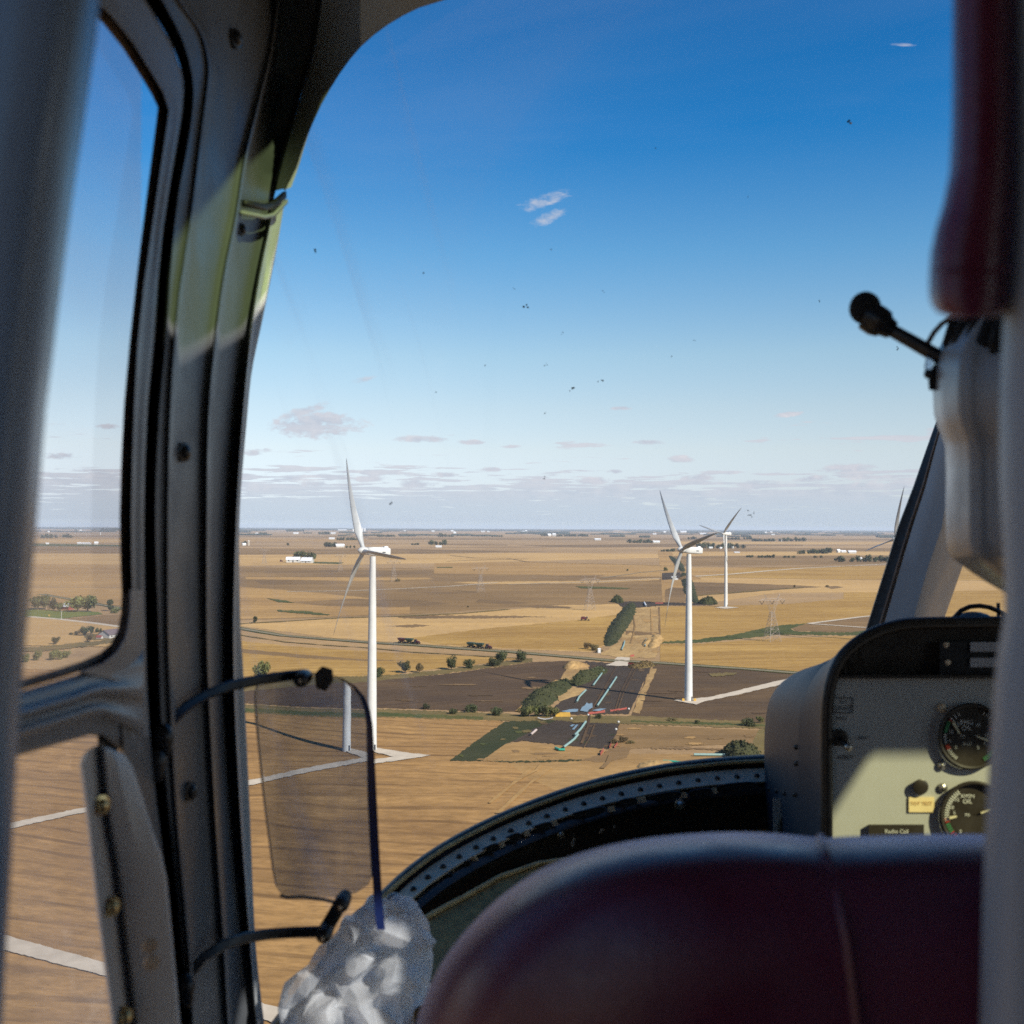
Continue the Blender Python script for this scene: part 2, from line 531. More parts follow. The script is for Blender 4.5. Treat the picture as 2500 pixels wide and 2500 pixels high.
# cabin materials
M['cabin'] = plain('grey_cabin_paint', (0.25, 0.262, 0.28), (0.22, 0.23, 0.245), 0.42, scale=9, bump=0.05, bscale=400, rvar=0.06)
M['cabin_dk'] = plain('dark_grey_cabin_paint', (0.135, 0.144, 0.156), (0.11, 0.118, 0.13), 0.45, scale=9, bump=0.05, bscale=400)
M['trim'] = plain('light_grey_trim', (0.32, 0.33, 0.34), (0.28, 0.29, 0.30), 0.5, scale=6, bump=0.05, bscale=300)
M['liner'] = plain('cabin_lining', (0.11, 0.115, 0.125), (0.09, 0.095, 0.105), 0.8, scale=6)
M['seal'] = plain('black_rubber_seal', (0.012, 0.012, 0.013), None, 0.55, scale=60)
M['brownseal'] = plain('weathered_sealant', (0.20, 0.135, 0.09), (0.10, 0.07, 0.05), 0.6, scale=60, bump=0.3)
M['tanline'] = plain('tan_sealant_and_lit_edge', (0.75, 0.52, 0.22), (0.45, 0.30, 0.13), 0.6, scale=80)  # sealant; also paints the lit edge on the nose lip
M['black'] = plain('black_paint', (0.026, 0.021, 0.016), (0.036, 0.029, 0.022), 0.42, scale=30, bump=0.08)
M['blackmetal'] = plain('black_anodised_metal', (0.02, 0.021, 0.024), None, 0.38, 0.2, scale=40)
M['strip'] = plain('dark_grey_rivet_strip', (0.72, 0.56, 0.38), (0.52, 0.40, 0.27), 0.45, 0.0, scale=60, bump=0.2)
M['rivet'] = plain('dark_rivet', (0.035, 0.035, 0.037), None, 0.25, 0.4, scale=60)
M['chrome'] = plain('bare_metal', (0.55, 0.52, 0.45), (0.42, 0.39, 0.33), 0.28, 0.9, scale=60)
M['olive'] = plain('olive_carpet', (0.46, 0.29, 0.10), (0.27, 0.17, 0.06), 0.95, scale=90, bump=0.5, bscale=900)
M['vinyl'] = plain('maroon_vinyl', (0.115, 0.012, 0.036), (0.092, 0.010, 0.029), 0.42, scale=25, bump=0.14, bscale=420, spec=0.6, coat=0.12)
for _n in M['vinyl'].node_tree.nodes:
    if _n.type == 'BSDF_PRINCIPLED':
        _n.inputs['Coat Roughness'].default_value = 0.28
        _n.inputs['Sheen Weight'].default_value = 1.0
        _n.inputs['Sheen Roughness'].default_value = 0.2
        _n.inputs['Sheen Tint'].default_value = (0.55, 0.62, 1.0, 1)
M['panelgrey'] = plain('grey_panel_paint', (0.44, 0.44, 0.42), (0.40, 0.40, 0.385), 0.5, scale=14, bump=0.06, bscale=700)
M['archpaint'] = plain('pale_grey_frame_paint', (0.55, 0.56, 0.55), (0.48, 0.49, 0.48), 0.5, scale=6)
M['bracketpaint'] = plain('pale_grey_bracket_paint', (0.62, 0.60, 0.57), (0.54, 0.52, 0.50), 0.5, scale=14, bump=0.06, bscale=500)
M['brass'] = plain('brassy_screw', (0.62, 0.50, 0.26), (0.50, 0.40, 0.20), 0.25, 0.9, scale=60)
M['pod'] = plain('grey_console_shell', (0.036, 0.043, 0.058), (0.030, 0.036, 0.049), 0.5, scale=3, rvar=0.02, spec=0.3)
M['ink'] = plain('panel_lettering', (0.06, 0.065, 0.075), None, 0.7)
M['inkwhite'] = plain('white_marking', (0.75, 0.75, 0.70), None, 0.6)
M['inkgreen'] = plain('green_marking', (0.05, 0.26, 0.10), None, 0.6)
M['inkred'] = plain('red_marking', (0.42, 0.05, 0.03), None, 0.6)
M['needle'] = plain('cream_needle', (0.75, 0.68, 0.45), None, 0.5)
M['placard'] = plain('yellow_placard', (0.82, 0.66, 0.34), (0.74, 0.58, 0.30), 0.6, scale=50)
M['placardink'] = plain('placard_lettering', (0.42, 0.20, 0.04), None, 0.7)
M['lens'] = plain('grey_light_lens', (0.42, 0.42, 0.44), (0.36, 0.36, 0.38), 0.25, scale=40)
M['helmet'] = plain('light_grey_helmet_shell', (0.33, 0.345, 0.36), (0.28, 0.295, 0.31), 0.34, scale=10, bump=0.05, bscale=300)
M['foam'] = plain('black_foam', (0.012, 0.012, 0.012), None, 0.95, scale=200, bump=0.6, bscale=1500)
M['speck'] = plain('dried_insect', (0.05, 0.055, 0.065), None, 0.9)
M['cable'] = plain('brown_cable', (0.06, 0.035, 0.018), None, 0.5)
M['doorpost'] = plain('sky_tinted_door_post', (0.26, 0.36, 0.50), (0.22, 0.31, 0.43), 0.3, scale=8)  # blue base colour stands for sky reflected in the post
M['post'] = plain('grey_centre_post_paint', (0.30, 0.33, 0.37), (0.27, 0.30, 0.34), 0.5, scale=8, bump=0.05, bscale=300)


def glass_mat(name, tint=(0.98, 0.99, 1.0), refl=0.5, dust=0.01, dcol=(0.8, 0.85, 0.95), streak=1.0, refl_streaks=0.0):
    """thin pane: clear, a weak mirror, a film of dust"""
    m, g, b = new_mat(name)
    nt = m.node_tree
    nt.nodes.remove(b)
    out = nt.nodes['Material Output']
    tr = g.n('BsdfTransparent', Color=tint)
    gl = g.n('BsdfGlossy', Color=(1, 1, 1), Roughness=0.03)
    fr = g.n('Fresnel', IOR=1.45)
    mx = g.n('MixShader')
    g.set(mx.inputs[0], g.m('MULTIPLY', fr.outputs[0], refl))
    g.set(mx.inputs[1], tr.outputs[0])
    g.set(mx.inputs[2], gl.outputs[0])
    co = g.n('TexCoord').outputs['Object']
    df = g.n('BsdfTranslucent', Color=dcol)
    sp = g.n('SeparateXYZ', Vector=co)
    wipe = g.noise(g.vec(g.m('MULTIPLY', sp.outputs[0], 9.0), sp.outputs[1], g.m('MULTIPLY', sp.outputs[2], 1.6)), 3.0 * streak, 4.0, 0.6, 0.4)
    d = g.m('MULTIPLY', g.rng(wipe, 0.35, 0.75, 0.25, 1.6), dust)
    if refl_streaks:
        # pale streaks painting reflections onto the left part of the pane
        sv = g.noise(g.vec(g.m('ADD', g.m('MULTIPLY', sp.outputs[0], 34.0), g.m('MULTIPLY', sp.outputs[2], 9.0)), 2.0, g.m('MULTIPLY', sp.outputs[2], 1.5)), 1.0, 3.0, 0.5, 0.2)
        sm = g.m('MULTIPLY', g.rng(sv, 0.52, 0.74, 0.0, 1.0, True), g.rng(sp.outputs[0], -0.04, -0.15, 0.0, 1.0, True))
        d = g.m('ADD', d, g.m('MULTIPLY', sm, refl_streaks))
    m2 = g.n('MixShader')
    g.set(m2.inputs[0], d)
    g.set(m2.inputs[1], mx.outputs[0])
    g.set(m2.inputs[2], df.outputs[0])
    g.set(out.inputs[0], m2.outputs[0])
    return m


M['windshield'] = glass_mat('windshield_acrylic', (0.985, 0.99, 0.995), 0.025, 0.0012, refl_streaks=0.22)
M['doorglass'] = glass_mat('door_window_acrylic', (0.96, 0.96, 0.97), 0.12, 0.21, (0.95, 0.93, 0.92))
M['skyglass'] = glass_mat('green_tinted_roof_window', (0.30, 0.39, 0.18), 0.3, 0.0)
M['bagbeamglass'] = glass_mat('added_bag_beam_pane', (0.80, 0.84, 0.90), 0.3, 0.0)  # pane of the added opening that sends sun onto the bag
M['skyglass2'] = glass_mat('pale_tinted_roof_window', (0.92, 0.94, 0.60), 0.3, 0.0)
m_, g_, b_ = new_mat('smoked_acrylic')
b_.inputs['Base Color'].default_value = (0.66, 0.71, 0.80, 1)
b_.inputs['Transmission Weight'].default_value = 1.0
b_.inputs['Roughness'].default_value = 0.0
b_.inputs['IOR'].default_value = 1.49
_co = g_.n('TexCoord').outputs['Object']
_df = g_.n('BsdfTranslucent', Color=(0.45, 0.53, 0.66))
_mx = g_.n('MixShader')
g_.set(_mx.inputs[0], g_.rng(g_.noise(_co, 14.0, 5.0, 0.65, 0.8), 0.40, 0.72, 0.10, 0.38))
g_.set(_mx.inputs[1], b_.outputs[0])
g_.set(_mx.inputs[2], _df.outputs[0])
g_.set(m_.node_tree.nodes['Material Output'].inputs[0], _mx.outputs[0])
M['smoked'] = m_
m_, g_, b_ = new_mat('acrylic_cut_edge')
b_.inputs['Base Color'].default_value = (0.015, 0.03, 0.13, 1)
b_.inputs['Roughness'].default_value = 0.2
M['acryledge'] = m_
m_, g_, b_ = new_mat('clear_crumpled_plastic')
nt_ = m_.node_tree
co_ = g_.n('TexCoord').outputs['Object']
b_.inputs['Base Color'].default_value = (0.90, 0.92, 0.95, 1)
b_.inputs['Roughness'].default_value = 0.2
tl_ = g_.n('BsdfTranslucent', Color=(0.95, 0.96, 0.98))
tp_ = g_.n('BsdfTransparent', Color=(0.9, 0.91, 0.93))
a_ = g_.n('MixShader')
a_.inputs[0].default_value = 0.6
g_.set(a_.inputs[1], b_.outputs[0])
g_.set(a_.inputs[2], tl_.outputs[0])
c_ = g_.n('MixShader')
g_.set(c_.inputs[0], g_.rng(g_.noise(co_, 9.0, 2.0, 0.5, 0.3), 0.42, 0.68, 0.04, 0.34))
g_.set(c_.inputs[1], a_.outputs[0])
g_.set(c_.inputs[2], tp_.outputs[0])
g_.set(nt_.nodes['Material Output'].inputs[0], c_.outputs[0])
M['plastic'] = m_

# ------------------------------------------------------------------ the plain
FLD = [0]


def poly(name, pts, mat, kind='structure', z=None, jit=1.1, sub=9, ground=True):
    """flat sheet from the outline of a patch of land, each sheet a little above the one before"""
    FLD[0] += 1
    z = 0.0028 * FLD[0] if z is None else z
    out = []
    rnd = random.Random(FLD[0] * 13)
    for (x0, y0), (x1, y1) in zip(pts, pts[1:] + pts[:1]):
        n = max(1, int(math.hypot(x1 - x0, y1 - y0) / sub))
        for i in range(n):
            t = i / n
            j = jit if i else 0
            sc = min(1.0, max(0.12, (y0 - 1287) / 330))
            out.append(G(x0 + (x1 - x0) * t + rnd.uniform(-j, j), y0 + (y1 - y0) * t + rnd.uniform(-j, j) * 0.8 * sc, z))
    tris = tessellate_polygon([out])
    mb = MB().add(out, [tuple(t) for t in tris])
    o = mb.build(name, mat, None, smooth=False)
    me = o.data
    for p in me.polygons:
        if p.normal.z < 0:
            p.flip()
    return tag(o, kind=kind)


def ribbon(name, pts, width, mat, z=None, kind='structure', wj=0.0):
    FLD[0] += 1
    z = 0.0028 * FLD[0] if z is None else z
    rnd = random.Random(FLD[0])
    ps = []
    for (x0, y0), (x1, y1) in zip(pts, pts[1:]):
        n = max(1, int(math.hypot(x1 - x0, y1 - y0) / 20))
        ps += [G(x0 + (x1 - x0) * i / n, y0 + (y1 - y0) * i / n, z) for i in range(n)]
    ps.append(G(*pts[-1], z))
    vs = []
    for i, p in enumerate(ps):
        t = (ps[min(i + 1, len(ps) - 1)] - ps[max(i - 1, 0)]).normalized()
        nrm = Vector((-t.y, t.x, 0)) * (width / 2 * (1 + rnd.uniform(-wj, wj)))
        vs += [p - nrm, p + nrm]
    fs = [(2 * i, 2 * i + 2, 2 * i + 3, 2 * i + 1) for i in range(len(ps) - 1)]
    o = MB().add(vs, fs).build(name, mat, None, smooth=False)
    for p in o.data.polygons:
        if p.normal.z < 0:
            p.flip()
    return tag(o, kind=kind)


g0 = MB()
S_ = 57000.0
g0.add([(-S_, -2500, 0), (S_, -2500, 0), (S_, S_, 0), (-S_, S_, 0)], [(0, 1, 2, 3)])
tag(g0.build('ground', M['land'], smooth=False), kind='structure')


def field(mat, *pts, **kw):
    if min(p[1] for p in pts) > 1465 and mat in ('topsoil', 'subsoil', 'weed', 'umber', 'verge', 'grass'):
        kw.setdefault('jit', 2.0)
        kw.setdefault('sub', 5)
    return poly('field', list(pts), M[mat], **kw)


# far belts of land, farthest first; some darker bands stand for cloud shadows
field('brown', (-300, 1306), (900, 1309), (900, 1312), (-300, 1310))
field('umber', (1300, 1302), (2500, 1304), (2500, 1306), (1300, 1305))
field('tan', (-300, 1312), (600, 1314), (900, 1316), (900, 1322), (-300, 1321))
field('brown', (900, 1313), (1700, 1314), (2500, 1317), (2500, 1320), (900, 1318))
field('umber', (1260, 1331), (1440, 1330), (1660, 1327), (1660, 1335), (1440, 1337), (1340, 1335))
field('umber', (1080, 1328), (1240, 1330), (1240, 1332), (1080, 1331))
field('pale', (1660, 1322), (2500, 1324), (2500, 1329), (1660, 1328))
field('umber', (1760, 1329), (1960, 1330), (1960, 1333), (1760, 1332))
field('pale', (-300, 1316), (330, 1317), (330, 1325), (-300, 1325))
field('brown', (-300, 1331), (330, 1333), (600, 1338), (1050, 1341), (1050, 1352), (600, 1354), (330, 1351), (-300, 1350))
field('umber', (1000, 1342), (1180, 1344), (1340, 1347), (1200, 1349), (1000, 1353))
field('brown', (1640, 1339), (2500, 1338), (2500, 1345), (1640, 1347))
field('pale', (-300, 1351), (330, 1352), (620, 1355), (1060, 1352), (1340, 1350), (1620, 1352), (1620, 1362), (1200, 1372), (900, 1378), (590, 1381), (-300, 1376))
field('pale', (1640, 1347), (2500, 1346), (2500, 1354), (1640, 1357))
field('tan', (1060, 1374), (1290, 1372), (1620, 1380), (1620, 1408), (1250, 1404), (1060, 1395))
field('brown', (1640, 1358), (2500, 1356), (2500, 1378), (1640, 1381))
field('tan', (-300, 1376), (330, 1378), (330, 1434), (-300, 1430))
field('brown', (560, 1383), (760, 1387), (980, 1386), (1080, 1390), (1400, 1407), (1620, 1408), (1620, 1474), (1340, 1478), (1000, 1500), (560, 1515))
field('umber', (640, 1396), (800, 1392), (960, 1395), (1050, 1399), (900, 1408), (700, 1408))
field('umber', (620, 1417), (760, 1416), (860, 1422), (840, 1428), (640, 1428))
field('umber', (1050, 1410), (1250, 1406), (1480, 1404), (1440, 1411), (1180, 1417), (1050, 1419))
field('tan', (1060, 1388), (1400, 1391), (1610, 1396), (1610, 1402), (1250, 1403), (1060, 1400))
field('pale', (1100, 1421), (1440, 1418), (1610, 1411), (1610, 1416), (1440, 1424), (1180, 1426))
field('tan', (600, 1409), (1040, 1410), (1060, 1414), (880, 1418), (600, 1414))
field('umber', (980, 1437), (1120, 1440), (1180, 1446), (1100, 1450), (960, 1445))
field('umber', (1170, 1463), (1250, 1467), (1290, 1472), (1240, 1476), (1160, 1470))
field('tan', (1640, 1386), (2500, 1382), (2500, 1400), (1640, 1404))
field('gold', (1840, 1386), (2500, 1376), (2500, 1418), (1990, 1414), (1700, 1409))
field('pale', (1690, 1410), (1990, 1415), (2500, 1419), (2500, 1445), (1900, 1447), (1690, 1478), (1660, 1420))
field('umber', (1690, 1421), (1800, 1424), (1930, 1428), (2010, 1433), (1900, 1440), (1800, 1448), (1700, 1455))
field('umber', (2010, 1432), (2040, 1430), (2060, 1434), (2030, 1438))
field('gold', (2060, 1447), (2500, 1440), (2500, 1520), (2060, 1500))
field('tan', (560, 1430), (760, 1446), (1000, 1470), (1000, 1498), (560, 1513))
field('umber', (700, 1470), (860, 1462), (1040, 1466), (1100, 1474), (980, 1482), (800, 1480))
field('pale', (560, 1522), (800, 1511), (960, 1505), (1200, 1492), (1360, 1478), (1530, 1474), (1528, 1480), (1510, 1500), (1480, 1575), (1440, 1592), (1250, 1585), (1020, 1572), (810, 1557), (590, 1529))
field('gold', (1000, 1558), (1180, 1535), (1400, 1515), (1508, 1500), (1480, 1572), (1440, 1590), (1250, 1583), (1060, 1573))
field('umber', (965, 1506), (1010, 1502), (1240, 1503), (1350, 1506), (1180, 1510), (990, 1510))
field('umber', (950, 1529), (1010, 1524), (1052, 1527), (1010, 1532))
field('umber', (1270, 1480), (1310, 1477), (1400, 1482), (1390, 1485), (1300, 1484))
field('gold', (1610, 1480), (1700, 1480), (1800, 1478), (1930, 1474), (2060, 1462), (2500, 1455), (2500, 1540), (2110, 1533), (1900, 1530), (1800, 1552), (1690, 1565), (1612, 1568))
field('umber', (1930, 1530), (1980, 1521), (2140, 1502), (2300, 1494), (2300, 1540), (2100, 1545), (1940, 1540))
field('gold', (1612, 1572), (1700, 1572), (1900, 1558), (2100, 1552), (2500, 1560), (2500, 1660), (1950, 1638), (1790, 1628), (1612, 1614))
field('grass', (1612, 1567), (1690, 1562), (1790, 1550), (1880, 1530), (1930, 1524), (1975, 1521), (1930, 1534), (1940, 1541), (2060, 1544), (2140, 1538), (2300, 1536), (2300, 1546), (2060, 1551), (1900, 1549), (1840, 1556), (1700, 1570), (1612, 1571))
field('gold', (560, 1562), (700, 1577), (900, 1590), (1100, 1600), (1262, 1608), (1200, 1618), (1000, 1640), (920, 1656), (560, 1660))
field('brown', (580, 1582), (620, 1587), (760, 1600), (880, 1609), (1020, 1614), (900, 1614), (740, 1607), (590, 1593))
field('verge', (560, 1664), (760, 1654), (960, 1648), (1110, 1632), (1250, 1612), (1300, 1606), (1300, 1616), (1100, 1642), (960, 1660), (560, 1692))
field('plough', (560, 1690), (900, 1664), (1100, 1644), (1300, 1616), (1400, 1613), (1432, 1616), (1420, 1648), (1370, 1662), (1300, 1700), (1262, 1738), (1170, 1736), (560, 1716))
field('stubble', (-400, 1620), (330, 1640), (560, 1730), (1180, 1752), (1235, 1764), (1166, 1806), (1098, 1858), (1240, 1860), (1400, 1858), (1500, 1905), (1900, 1910), (2300, 2000), (2300, 2900), (-900, 2900))
field('tan', (1240, 1858), (1500, 1840), (1900, 1842), (2200, 1900), (2200, 2050), (1500, 1990), (1290, 1900))
field('plough2', (1600, 1620), (1830, 1636), (1950, 1648), (2300, 1674), (2300, 1775), (1860, 1764), (1540, 1752), (1548, 1730), (1575, 1660))
field('brown', (1513, 1768), (1860, 1783), (2100, 1795), (2100, 1830), (1830, 1815), (1480, 1830))
field('verge', (1838, 1808), (1850, 1785), (1870, 1776), (1950, 1780), (1950, 1860), (1850, 1846))
# pipeline corridor through the fields
field('tan', (1606, 1343), (1640, 1348), (1662, 1400), (1678, 1474), (1617, 1475), (1613, 1400))
field('umber', (1634, 1356), (1652, 1364), (1668, 1400), (1676, 1420), (1664, 1422), (1652, 1392))
field('topsoil', (1616, 1399), (1660, 1397), (1666, 1413), (1616, 1416))
field('umber', (1624, 1440), (1640, 1434), (1668, 1436), (1676, 1470), (1624, 1472))
field('topsoil', (1500, 1469), (1535, 1468), (1640, 1471), (1745, 1473), (1745, 1477), (1610, 1479), (1540, 1486), (1520, 1482))
field('subsoil', (1537, 1485), (1606, 1480), (1609, 1574), (1600, 1607), (1538, 1606), (1507, 1604), (1466, 1597), (1516, 1566), (1528, 1520))
field('umber', (1527, 1540), (1608, 1545), (1608, 1550), (1527, 1551))
ribbon('soil', [(1609, 1482), (1610, 1520), (1611, 1570)], 1.8, M['umber'], wj=0.3)
field('topsoil', (1429, 1614), (1500, 1619), (1590, 1628), (1560, 1690), (1536, 1742), (1350, 1746), (1350, 1730), (1371, 1709), (1412, 1674), (1439, 1634))
field('subsoil', (1385, 1630), (1425, 1622), (1437, 1636), (1420, 1650), (1400, 1668), (1372, 1672), (1310, 1712), (1268, 1738), (1262, 1738), (1300, 1702), (1370, 1656))
field('subsoil', (1362, 1690), (1400, 1676), (1432, 1682), (1424, 1694), (1390, 1704), (1365, 1712))
field('subsoil', (1603, 1632), (1590, 1631), (1567, 1682), (1545, 1738), (1562, 1742), (1570, 1718), (1578, 1690), (1592, 1660))
field('verge', (560, 1718), (900, 1730), (1180, 1740), (1350, 1747), (1560, 1748), (1860, 1763), (2300, 1778), (2300, 1790), (1860, 1778), (1560, 1768), (1350, 1764), (1180, 1758), (560, 1740))
field('grass', (560, 1728), (900, 1738), (1180, 1750), (1180, 1756), (900, 1747), (560, 1736))
field('grass', (1540, 1758), (1860, 1768), (2300, 1781), (2300, 1786), (1860, 1773), (1540, 1763))
field('topsoil', (1320, 1758), (1380, 1760), (1513, 1768), (1500, 1800), (1487, 1828), (1400, 1822), (1280, 1808), (1240, 1812))
field('weed', (1098, 1858), (1176, 1857), (1233, 1818), (1262, 1804), (1300, 1780), (1362, 1757), (1233, 1761), (1166, 1806))
field('tan', (1178, 1857), (1233, 1817), (1280, 1810), (1362, 1820), (1481, 1829), (1466, 1845), (1414, 1856), (1300, 1862), (1220, 1861))
field('umber', (1410, 1856), (1470, 1842), (1500, 1822), (1540, 1826), (1530, 1850), (1480, 1862))
field('weed', (1220, 1861), (1330, 1861), (1420, 1857), (1420, 1853), (1300, 1858), (1200, 1857))
field('tan', (1520, 1880), (1560, 1850), (1660, 1856), (1700, 1868), (1560, 1900))
field('umber', (1590, 1823), (1720, 1826), (1840, 1832), (1840, 1834), (1700, 1829), (1590, 1828))
rp_ = random.Random(12)


def patches(n, inside, mats, wx, wy):
    """irregular stains and bare spots of the soil"""
    x0, x1 = min(p[0] for p in inside), max(p[0] for p in inside)
    y0, y1 = min(p[1] for p in inside), max(p[1] for p in inside)
    k = 0
    while k < n:
        x, y = rp_.uniform(x0, x1), rp_.uniform(y0, y1)
        c = False
        for (ax, ay), (bx, by) in zip(inside, inside[1:] + inside[:1]):
            if (ay > y) != (by > y) and x < (bx - ax) * (y - ay) / (by - ay) + ax:
                c = not c
        if not c:
            continue
        k += 1
        w, h = rp_.uniform(*wx), rp_.uniform(*wy)
        ring = []
        sl_ = rp_.uniform(-.8, .8)
        for q in range(22):
            a = 2 * math.pi * q / 22
            r = rp_.uniform(.55, 1.15)
            ring.append((x + w * r * math.cos(a) - sl_ * h * r * math.sin(a), y + h * r * math.sin(a)))
        FLD[0] -= 1
        poly('soil_patch', ring, M[rp_.choice(mats)], jit=0.5, sub=5, z=0.0028 * FLD[0] + 0.003 + 0.0022 * (k % 9))
    FLD[0] += 8


patches(11, [(1440, 1616), (1588, 1630), (1538, 1738), (1375, 1735), (1420, 1680)], ('plough', 'plough2', 'plough'), (5, 16), (1.5, 4.0))
patches(10, [(1330, 1762), (1508, 1770), (1486, 1822), (1300, 1806)], ('plough', 'plough2', 'weed'), (5, 16), (1.5, 4))
patches(10, [(1537, 1487), (1604, 1483), (1605, 1600), (1475, 1598), (1520, 1560)], ('tan', 'brown', 'pale'), (5, 14), (1.5, 4))
patches(10, [(1180, 1856), (1290, 1812), (1480, 1830), (1410, 1855)], ('brown', 'tan', 'umber'), (10, 30), (1.5, 3.5))
patches(7, [(1520, 1772), (1850, 1786), (1830, 1812), (1490, 1828)], ('tan', 'brown'), (12, 40), (1.5, 4))
patches(8, [(1110, 1855), (1180, 1810), (1240, 1765), (1350, 1760), (1240, 1812), (1170, 1855)], ('grass', 'verge', 'verge'), (6, 20), (1.5, 4))
patches(7, [(1610, 1630), (1940, 1655), (1860, 1755), (1555, 1740)], ('plough', 'umber', 'plough'), (14, 50), (1.5, 4))
patches(7, [(600, 1700), (1100, 1650), (1390, 1618), (1260, 1730)], ('plough2', 'umber', 'plough2'), (14, 60), (1.2, 3.5))
# land in the side window
field('tan', (-300, 1432), (330, 1436), (330, 1478), (-300, 1474))
field('pale', (-300, 1512), (80, 1507), (230, 1521), (330, 1530), (330, 1580), (-300, 1570))
field('brown', (140, 1513), (250, 1502), (330, 1501), (330, 1530), (240, 1522))
field('lawn', (-200, 1480), (130, 1490), (240, 1494), (252, 1499), (200, 1504), (150, 1511), (60, 1506), (-200, 1496))
field('verge', (-300, 1576), (80, 1580), (200, 1568), (330, 1556), (330, 1562), (210, 1578), (100, 1590), (-300, 1600))
field('verge', (200, 1548), (310, 1546), (310, 1562), (215, 1563))
field('grass', (-200, 1325), (100, 1327), (330, 1331), (330, 1334), (100, 1333), (-200, 1331))
# green strips and grass waterways
field('grass', (1405, 1431), (1450, 1432), (1540, 1435), (1530, 1438), (1420, 1436))
field('grass', (676, 1489), (740, 1491), (806, 1500), (800, 1502), (730, 1497), (680, 1493))
field('grass', (650, 1460), (700, 1466), (720, 1472), (680, 1470))
field('grass', (760, 1371), (840, 1373), (830, 1377), (765, 1375))
field('grass', (1065, 1384), (1105, 1384), (1105, 1386), (1070, 1386))
field('verge', (1730, 1645), (1800, 1640), (1790, 1648), (1740, 1652))

# roads and tracks
road = [(100, 1450), (400, 1503), (588, 1534), (690, 1551), (810, 1561), (915, 1569), (1020, 1575), (1140, 1584), (1250, 1591), (1482, 1611), (1612, 1618), (1830, 1633), (1950, 1643), (2300, 1672)]
ribbon('verge', road, 11, M['grass'], wj=0.12)
ribbon('road', road, 4.8, M['road'])
ribbon('ditch', [(560, 1546), (700, 1567), (800, 1575), (900, 1581), (1000, 1591), (1140, 1599), (1290, 1608)], 3, M['verge'], wj=0.7)
ribbon('track', [(700, 1444), (860, 1442), (960, 1438), (1100, 1431), (1215, 1422)], 7, M['gravel'])
ribbon('track', [(1240, 1426), (1440, 1421), (1612, 1412)], 7, M['gravel'])
ribbon('track', [(1680, 1408), (1790, 1401), (1880, 1393), (1960, 1387), (2160, 1377), (2500, 1362)], 14, M['gravel'])
ribbon('track', [(1470, 1411), (1560, 1398), (1620, 1392)], 6, M['road'])
ribbon('ditch', [(1100, 1356), (1160, 1362), (1240, 1363), (1290, 1372), (1450, 1376), (1640, 1381), (1900, 1385), (2100, 1381)], 11, M['umber'], wj=0.5)
ribbon('ditch', [(1090, 1370), (1200, 1366), (1290, 1364)], 11, M['umber'], wj=0.5)
ribbon('ditch', [(1690, 1455), (1780, 1447), (1870, 1440), (1960, 1434)], 8, M['verge'], wj=0.5)
ribbon('ditch', [(560, 1524), (700, 1516), (830, 1508), (950, 1505), (1130, 1497), (1240, 1487)], 7, M['verge'], wj=0.6)
ribbon('track', [(70, 1505), (150, 1512), (230, 1521), (330, 1535)], 8, M['gravel'])
ribbon('track', [(1975, 1522), (2100, 1506), (2300, 1488)], 6, M['gravel'])
ribbon('track', [(1975, 1522), (2100, 1531), (2300, 1540)], 6, M['gravel'])
poly('track', [(905, 1822), (935, 1828), (1000, 1838), (1052, 1843), (1030, 1848), (915, 1864), (800, 1884), (600, 1918), (190, 1986), (28, 2022), (-300, 2085), (-300, 2068), (30, 2008), (190, 1974), (600, 1906), (800, 1872), (905, 1855), (962, 1847), (915, 1836), (890, 1826)], M['gravel'], jit=1.2)
poly('track', [(-300, 2225), (15, 2283), (240, 2345), (480, 2408), (690, 2462), (900, 2520), (900, 2590), (680, 2500), (480, 2440), (240, 2378), (15, 2320), (-300, 2262)], M['gravel'], jit=1.6)
poly('track', [(1645, 1709), (1670, 1714), (1700, 1720), (1720, 1712), (1800, 1696), (1870, 1680), (1940, 1664), (2200, 1604), (2200, 1596), (1935, 1654), (1860, 1671), (1790, 1688), (1740, 1700), (1712, 1703)], M['gravel'], jit=0.9)
poly('track', [(1745, 1483), (1768, 1480), (1805, 1483), (1770, 1486)], M['gravel'], jit=0.6)
for k, (a, wd, mt) in enumerate((([(1545, 1630), (1515, 1690), (1500, 1738)], 0.7, 'plough'), ([(1552, 1632), (1522, 1692), (1507, 1738)], 0.7, 'plough'), ([(1505, 1625), (1470, 1690), (1440, 1742)], 0.8, 'plough'),
                                 ([(1440, 1745), (1436, 1770), (1420, 1815)], 1.0, 'plough'), ([(1452, 1768), (1440, 1800), (1425, 1825)], 0.7, 'plough2'),
                                 ([(1262, 1905), (1310, 1880), (1322, 1866)], 1.4, 'tan'), ([(1195, 1960), (1262, 1905), (1300, 1872)], 1.4, 'tan'), ([(1215, 1985), (1290, 1915), (1345, 1872)], 1.4, 'tan'),
                                 ([(1470, 1875), (1485, 1860), (1492, 1842)], 1.4, 'umber'), ([(1545, 1490), (1550, 1530), (1540, 1570)], 1.2, 'brown'), ([(1590, 1485), (1592, 1540)], 1.4, 'tan'), ([(1360, 1660), (1300, 1700), (1262, 1736)], 2.0, 'tan'))):
    ribbon('wheel_track', a, wd, M[mt], wj=0.35)
poly('crossing', [(1507, 1604), (1538, 1605), (1537, 1612), (1500, 1610)], M['gravel'])
poly('crossing', [(1503, 1614), (1535, 1616), (1532, 1626), (1478, 1624)], M['gravel'])
poly('crossing', [(1410, 1749), (1432, 1748), (1430, 1764), (1397, 1764)], M['verge'])
